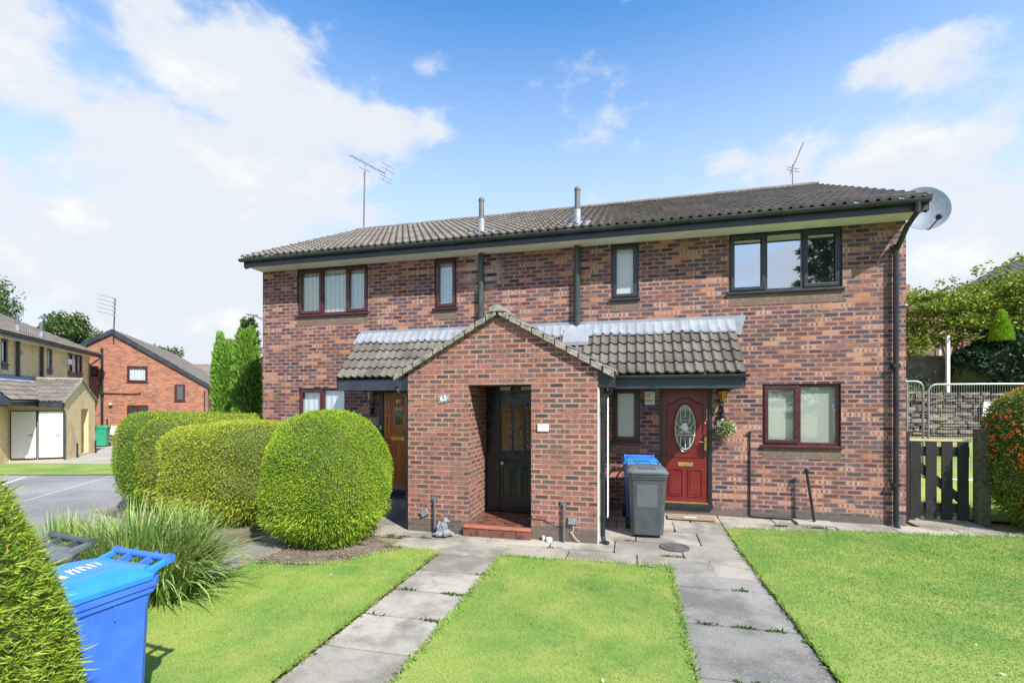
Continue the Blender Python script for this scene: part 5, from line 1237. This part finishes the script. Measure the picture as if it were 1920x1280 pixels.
q = MB(); sv = Vector((4.8, 0, 3.0)); L_ = sv.length * 1.12; sv.normalize(); tiles(q, (-3.1, 8, 3.42), (0, -1, 0), sv, 8.25, L_ / 18, 18, roll=.3, hgt=.03, thick=.03, samp=4)
q.hexa([(-3.1, -.27, 3.25), (-3.1, -.20, 3.25), (-3.1, -.20, 3.42), (-3.1, -.27, 3.42)], [(2.2, -.27, 6.56), (2.2, -.20, 6.56), (2.2, -.20, 6.73), (2.2, -.27, 6.73)]); q.build('roof', MT['tile'], t)
t = thing('timber_fence_panel', 'brown timber fence panel behind the house corner', 'fence', (7.9, 18.0, 1.9))
q = MB()
for k in range(14): q.box(k * .12, k * .12 + .115, 0, .018 + .004 * (k % 2), .3, 1.85)
q.build('boards', MT['fence'], t); MB().box(-.02, 1.7, -.03, -.001, 1.05, 1.12).build('rail', MT['fence'], t); MB().box(-.05, 1.72, -.02, .05, 1.86, 1.9).build('capping', MT['fence'], t)
MB().box(1.70, 1.80, -.03, .07, -.3, 1.95).build('post', MT['fence'], t)

# ------------------------------------------------------------------ left background houses
yh, (a0, a1, ydp) = house('yellow brick house with white store doors and gabled brick annexe at the far left', (-23.99, 13.9, -.22), math.atan2(.78, -.62), 'brick_yellow', 'brick_yellow', ('black_upvc', 'black_upvc'), zs=.945, main=False)
for k, (ya, yb) in enumerate(((-1.60, -.88), (-.80, -.08))):
    q = MB(); x = a0
    for c_ in ((ya - .03, ya, .12, 2.06), (yb, yb + .03, .12, 2.06), (ya, yb, 2.03, 2.06), (ya - .03, yb + .03, .05, .12)): q.box(x - .03, x - .002, c_[0], c_[1], c_[2], c_[3])
    fr = q.build('store_door', MT['black'], yh); MB().box(x - .024, x - .004, ya, yb, .12, 2.03).build('door_leaf', MT['white'], fr)
    MB().tube([(x - .03, yb - .62 + .0, 1.05), (x - .07, yb - .62, 1.05), (x - .07, yb - .5, 1.05)], .014, 6).build('handle', MT['black'], fr)
q = MB(); q.tube([(a0 - .09, -ydp + .05, 2.3), (a0 - .07, -ydp + .02, 2.1), (a0 - .05, -ydp + .0, 2.0), (a0 - .05, -ydp, 0)], .035, 8); q.build('downpipe', MT['gutter'], yh)
q = MB(); q.box(a0 - .27, a0 - .25, -ydp, -.9, 2.2, 2.42); q.build('annexe_fascia', MT['fascia'], yh)
q = MB(); q.box(-.17, .17, -.2, 0, -.12, .12); o = q.build('floodlight', MT['white']); o.location = (-26.42, 17.3, 3.95); o.rotation_euler = (0, 0, math.atan2(.78, -.62)); tag(o, 'white floodlight beside the three light window of the yellow house', 'lamp')
def wp(lx, ly, lz=0.): v = Matrix.Rotation(math.atan2(.78, -.62), 4, 'Z') @ Vector((lx, ly, 0)); return (-23.99 + v.x, 13.9 + v.y, -.22 + lz * .945)
o.location = wp(3.25, -.0, 4.45)
o = MB().ell((0, -.08, 0), (.08, .1, .07)).tube([(0, 0, .05), (0, -.08, .03)], .02, 6).build('security_lamp', MT['ivory'], loc=wp(-.62, 0, 4.5)); o.rotation_euler = (0, 0, math.atan2(.78, -.62)); tag(o, 'small white security lamp on the yellow wall at the photo edge', 'lamp')
for lx, ly in ((-.75, -ydp - .12), (1.15, -ydp - .12)):
    p_ = wp(lx, ly); o = MB().tube([(0, 0, -.05), (0, 0, .55)], .03, 8).lathe([(.036, .5), (.036, .56), (.01, .58)], (0, 0, 0), 8).build('short_bollard', MT['black'], loc=p_); tag(o, 'short black bollard at the yellow annexe, ' + ('nearer the white doors' if lx < 0 else 'at its far corner'), 'bollard', 'bollards by the yellow annexe')
p_ = wp(3.0, -1.0); make_bin('green wheelie bin between the yellow annexe and red gable', P2(191, 24.2) + (-.22,), R(38), 'bin_green', 'bin_green')

# red gable house
ang = math.atan2(.623, .782)
ox, oy = site(-.854 * 26, 26)
rh = thing('gabled_brick_house', 'orange red brick gable house with long sloping roof behind the hedge', 'house', (ox, oy, -.15), ang)
q = MB(); AP = 6.2; sl_ = .645
hol = [(.66, 1.60, 3.35, 4.25), (.66, 1.62, 1.13, 2.05), (2.86, 3.38, 2.27, 3.29), (-.97, -.58, 3.65, 4.2)]
wall_holes(q, -4.2, 4.5, -.3, 3.25, [h_ if h_[3] < 3.25 else (h_[0], h_[1], h_[2], 3.25) for h_ in hol if h_[2] < 3.2], 0, .1)
zz = 3.25
wall_holes(q, -4.2, 2.6, 3.25, 4.3, [(.66, 1.60, 3.35, 4.25), (-.97, -.58, 3.65, 4.2)], 0, .1)
q.face([(2.6, 0, 3.25), (4.5, 0, 3.25), (2.6, 0, AP - 2.6 * sl_ - .05 + .0)]) ; q.face([(2.6, 0, 3.25), (2.86, 0, 3.25), (2.86, 0, 3.29), (2.6, 0, 3.29)])
q.face([(2.6, 0, 4.3), (2.6, 0, 4.45), (0, 0, AP - .05), (-2.9, 0, 4.3)]); q.face([(4.5, 0, -.3), (4.5, 14, -.3), (4.5, 14, 3.2), (4.5, 0, 3.2)]); q.face([(-4.2, 0, -.3), (-4.2, 14, -.3), (-4.2, 14, 3.4), (-4.2, 0, 3.4)])
q.build('wall', MT['brick_red'], rh)
q = MB()
for sx, run in ((1, 5.3), (-1, 4.6)):
    s_ = Vector((-sx, 0, sl_)); L_ = run * math.hypot(1, sl_); s_.normalize(); e_ = (sx * run, -.08 if sx > 0 else 14.0, AP - run * sl_ + .06)
    tiles(q, e_, (0, 1 if sx > 0 else -1, 0), s_, 14.08, L_ / 18, 18, roll=.3, hgt=.025, samp=4)
q.build('roof', MT['tile'], rh)
for sx, run in ((1, 5.3), (-1, 4.6)):
    q = MB(); ex, ez = sx * run, AP - run * sl_; q.hexa([(ex, -.13, ez - .20), (0, -.13, AP - .20), (0, -.09, AP - .20), (ex, -.09, ez - .20)], [(ex, -.13, ez + .05), (0, -.13, AP + .05), (0, -.09, AP + .05), (ex, -.09, ez + .05)]); q.build('bargeboard', MT['fascia'], rh)
for (xa, xb, za, zb), cols, bh in zip(hol, ((), (1.14,), (), ()), (('curtain', 'vblind_white'), None, None, None)):
    window(rh, xa, xb, za, zb, cols, MT['maroon'], bh, 'glass' if bh else 'glass_dark', opens=(0,), apron=False, w=.07)
q = MB(); q.tube([(-.42, -.08, 5.2), (-.42, -.08, .4)], .06, 8); q.tube([(-.42, -.08, 2.75), (-.42, -.08, 2.6)], .09, 8); q.tube([(-.40, -.06, 2.72), (1.1, -.05, 2.68), (1.3, -.05, 2.76)], .025, 6); q.tube([(-.2, -.05, 1.3), (-.2, -.05, .3), (0, -.05, .18), (.9, -.05, .18)], .035, 6); q.build('waste_pipe', MT['black'], rh)
MB().box(-.10, .24, -.12, -.002, .42, .92).build('meter_box', MT['ivory'], rh)
MB().tube([(4.35, -.06, 2.9), (4.35, -.06, 0)], .035, 8).build('downpipe', MT['gutter'], rh)
q = MB(); q.box(4.51, 4.56, .6, 1.4, .0, 2.0); q.build('side_door', MT['red_door'], rh)
MB().ell((-.05, -.12, 2.1), (.09, .1, .07)).build('outside_lamp', MT['ivory'], rh)
def rp(lx, ly, lz): v = Matrix.Rotation(ang, 4, 'Z') @ Vector((lx, ly, 0)); return (ox + v.x, oy + v.y, -.15 + lz)
t = thing('tv_aerial', 'multi element aerial on the apex of the red brick gable', 'aerial', rp(.1, -.15, 5.9), ang)
MB().tube([(0, 0, -.3), (.08, 0, 2.1)], .03, 6).build('mast', MT['black'], t)
q = MB()
for k in range(5): z = 2.05 - .23 * k; q.tube([(.05, 0, z), (-.62, -.3, z + .12)], .012, 4); q.box(-.04, .1, -.04, .04, z - .04, z + .04)
q.build('antenna', MT['steel'], t)
# further brown roof behind, street lamp
t = thing('far_house', 'far house with brown tiled roof behind the red gable', 'house', (*P2(385, 46), -.2), R(14))
q = MB(); q.box(-5, 4, 1, 8, -.2, 4.0); q.build('wall', MT['brick_red'], t); q = MB(); q.hexa([(-5.3, .5, 3.9), (4.3, .5, 3.9), (4.3, 8.5, 3.9), (-5.3, 8.5, 3.9)], [(-5.3, 4.4, 6.4), (4.3, 4.4, 6.4), (4.3, 4.6, 6.4), (-5.3, 4.6, 6.4)]); q.build('roof', plain('brown_tiles', (.2, .15, .13), .9, var=.25, scale=3), t)
t = thing('street_lamp', 'street lamp head reaching out from behind the house', 'street lamp', (*P2(500, 22), -.2), R(14))
q = MB(); q.tube([(0, 0, 0), (0, 0, 5.8), (-.15, 0, 6.15), (-.5, 0, 6.3)], [.07, .05, .04, .035], 8); q.build('column', MT['steel'], t)
q = MB(); q.hexa([(-.95, -.08, 6.37), (-.45, -.1, 6.26), (-.45, .1, 6.26), (-.95, .08, 6.37)], [(-.95, -.05, 6.42), (-.45, -.06, 6.36), (-.45, .06, 6.36), (-.95, .05, 6.42)]); q.build('lantern', MT['grey_pipe'], t)

# ------------------------------------------------------------------ sky, sun, camera
SUN_AZ, SUN_EL = R(-40), R(44)      # sun seen to the right and slightly in front of the facade
ts = Vector((math.cos(SUN_EL) * math.cos(SUN_AZ), math.cos(SUN_EL) * math.sin(SUN_AZ), math.sin(SUN_EL)))
ld = bpy.data.lights.new('sun', 'SUN'); ld.energy = 3.1; ld.angle = R(.8); ld.color = (1, .95, .87)
lo = bpy.data.objects.new('sun', ld); C.objects.link(lo); lo.rotation_euler = (-ts).to_track_quat('-Z', 'Y').to_euler()
w = bpy.data.worlds.new('World'); sc.world = w; w.use_nodes = True; nt = w.node_tree; nt.nodes.clear()
class WT(T):
    def __init__(s, t): s.t = t
g = WT(nt); outw = g.n('ShaderNodeOutputWorld'); bg = g.n('ShaderNodeBackground')
sky = g.n('ShaderNodeTexSky', sky_type='NISHITA'); sky.sun_disc = False; sky.sun_elevation = SUN_EL; sky.sun_rotation = PI / 2 - SUN_AZ; sky.altitude = 50; sky.air_density = 1.; sky.dust_density = .6; sky.ozone_density = 2.
hs = g.n('ShaderNodeHueSaturation'); hs.inputs['Saturation'].default_value = 1.6; hs.inputs['Value'].default_value = 1.2; g.put(hs.inputs['Color'], sky.outputs[0])
dirv = g.n('ShaderNodeTexCoord').outputs['Generated']
def sdir(px, py):
    a, b = (px - 960) / 878., (755 - py) / 878.; x, y = site(a, 1.); v = Vector((x, y, b)).normalized(); return v
BL = [(20, 110, .14, 1.1), (200, 210, .13, .95), (420, 140, .14, 1.1), (520, 80, .08, .8), (340, 250, .11, .75), (570, 225, .11, 1.), (700, 240, .09, .95), (800, 245, .05, .8), (810, 118, .045, .42),
      (150, 480, .26, 1.2), (330, 400, .2, 1.2), (520, 350, .15, 1.15), (640, 340, .10, 1.0), (690, 410, .09, 1.), (60, 640, .3, 1.2), (420, 600, .25, 1.1),
      (1700, 140, .075, 1.0), (1620, 150, .04, .7), (1020, 180, .05, .40), (1640, 275, .10, 1.0), (1770, 290, .10, 1.0), (1490, 290, .08, .85), (1370, 300, .06, .7), (1880, 450, .16, 1.2), (1760, 380, .1, .8), (1900, 620, .25, 1.2)]
dirs = g.n('ShaderNodeVectorMath', operation='MULTIPLY'); g.put(dirs.inputs[0], dirv); dirs.inputs[1].default_value = (1, 1, 1.7); dirs = dirs.outputs[0]
acc = None
for px, py, rad, wt in BL:
    rad *= 1.3
    v = sdir(px, py); dn = g.n('ShaderNodeVectorMath', operation='DISTANCE'); g.put(dn.inputs[0], dirs); dn.inputs[1].default_value = (v.x, v.y, v.z * 1.7)
    q_ = g.M('DIVIDE', dn.outputs['Value'], rad); e_ = g.M('MULTIPLY', g.M('EXPONENT', g.M('MULTIPLY', g.M('MULTIPLY', q_, q_), -1.)), wt)
    acc = e_ if acc is None else g.M('SMOOTH_MAX', acc, e_, .25)
X, Y, Z = g.sep(dirv)
behind = g.M('MULTIPLY', g.ss(Y, .35, -.1), .45)     # broken cloud in the rest of the sky
acc = g.M('ADD', acc, behind)
n1 = g.noise(dirs, 5.2, 12, .60); n2 = g.noise(dirs, 13., 8, .6)
dens = g.M('ADD', acc, g.M('ADD', g.M('MULTIPLY', g.M('SUBTRACT', n1, .5), 2.2), g.M('MULTIPLY', g.M('SUBTRACT', n2, .5), .75)))
cf = g.ss(dens, .40, .92)
sh = g.noise(dirs, 5.5, 8, .6)
cc = g.mix(g.ss(g.M('SUBTRACT', g.M('MULTIPLY', dens, .35), g.M('MULTIPLY', g.M('SUBTRACT', sh, .42), 2.6)), .15, .75), (3.3, 3.5, 3.8), (4.2, 4.2, 4.15))
hz = g.ss(Z, .78, .24, 0., .85)
skyc = g.mix(hz, hs.outputs[0], (3.3, 3.9, 4.7))
g.put(bg.inputs[0], g.mix(cf, skyc, cc)); bg.inputs[1].default_value = .10
nt.links.new(bg.outputs[0], outw.inputs[0])

cam = bpy.data.cameras.new('camera'); co = bpy.data.objects.new('camera', cam); C.objects.link(co); sc.camera = co
co.location = (0, 0, 2.03); co.rotation_euler = (PI / 2, 0, math.atan(.25))
cam.sensor_width = 36; cam.lens = 36 * 878 / 1920; cam.shift_y = (755 - 640) / 1920; cam.clip_end = 2000; cam.clip_start = .05
sc.view_settings.view_transform = 'Standard'; sc.view_settings.look = 'None'; sc.view_settings.exposure = 1.32; sc.view_settings.gamma = 1
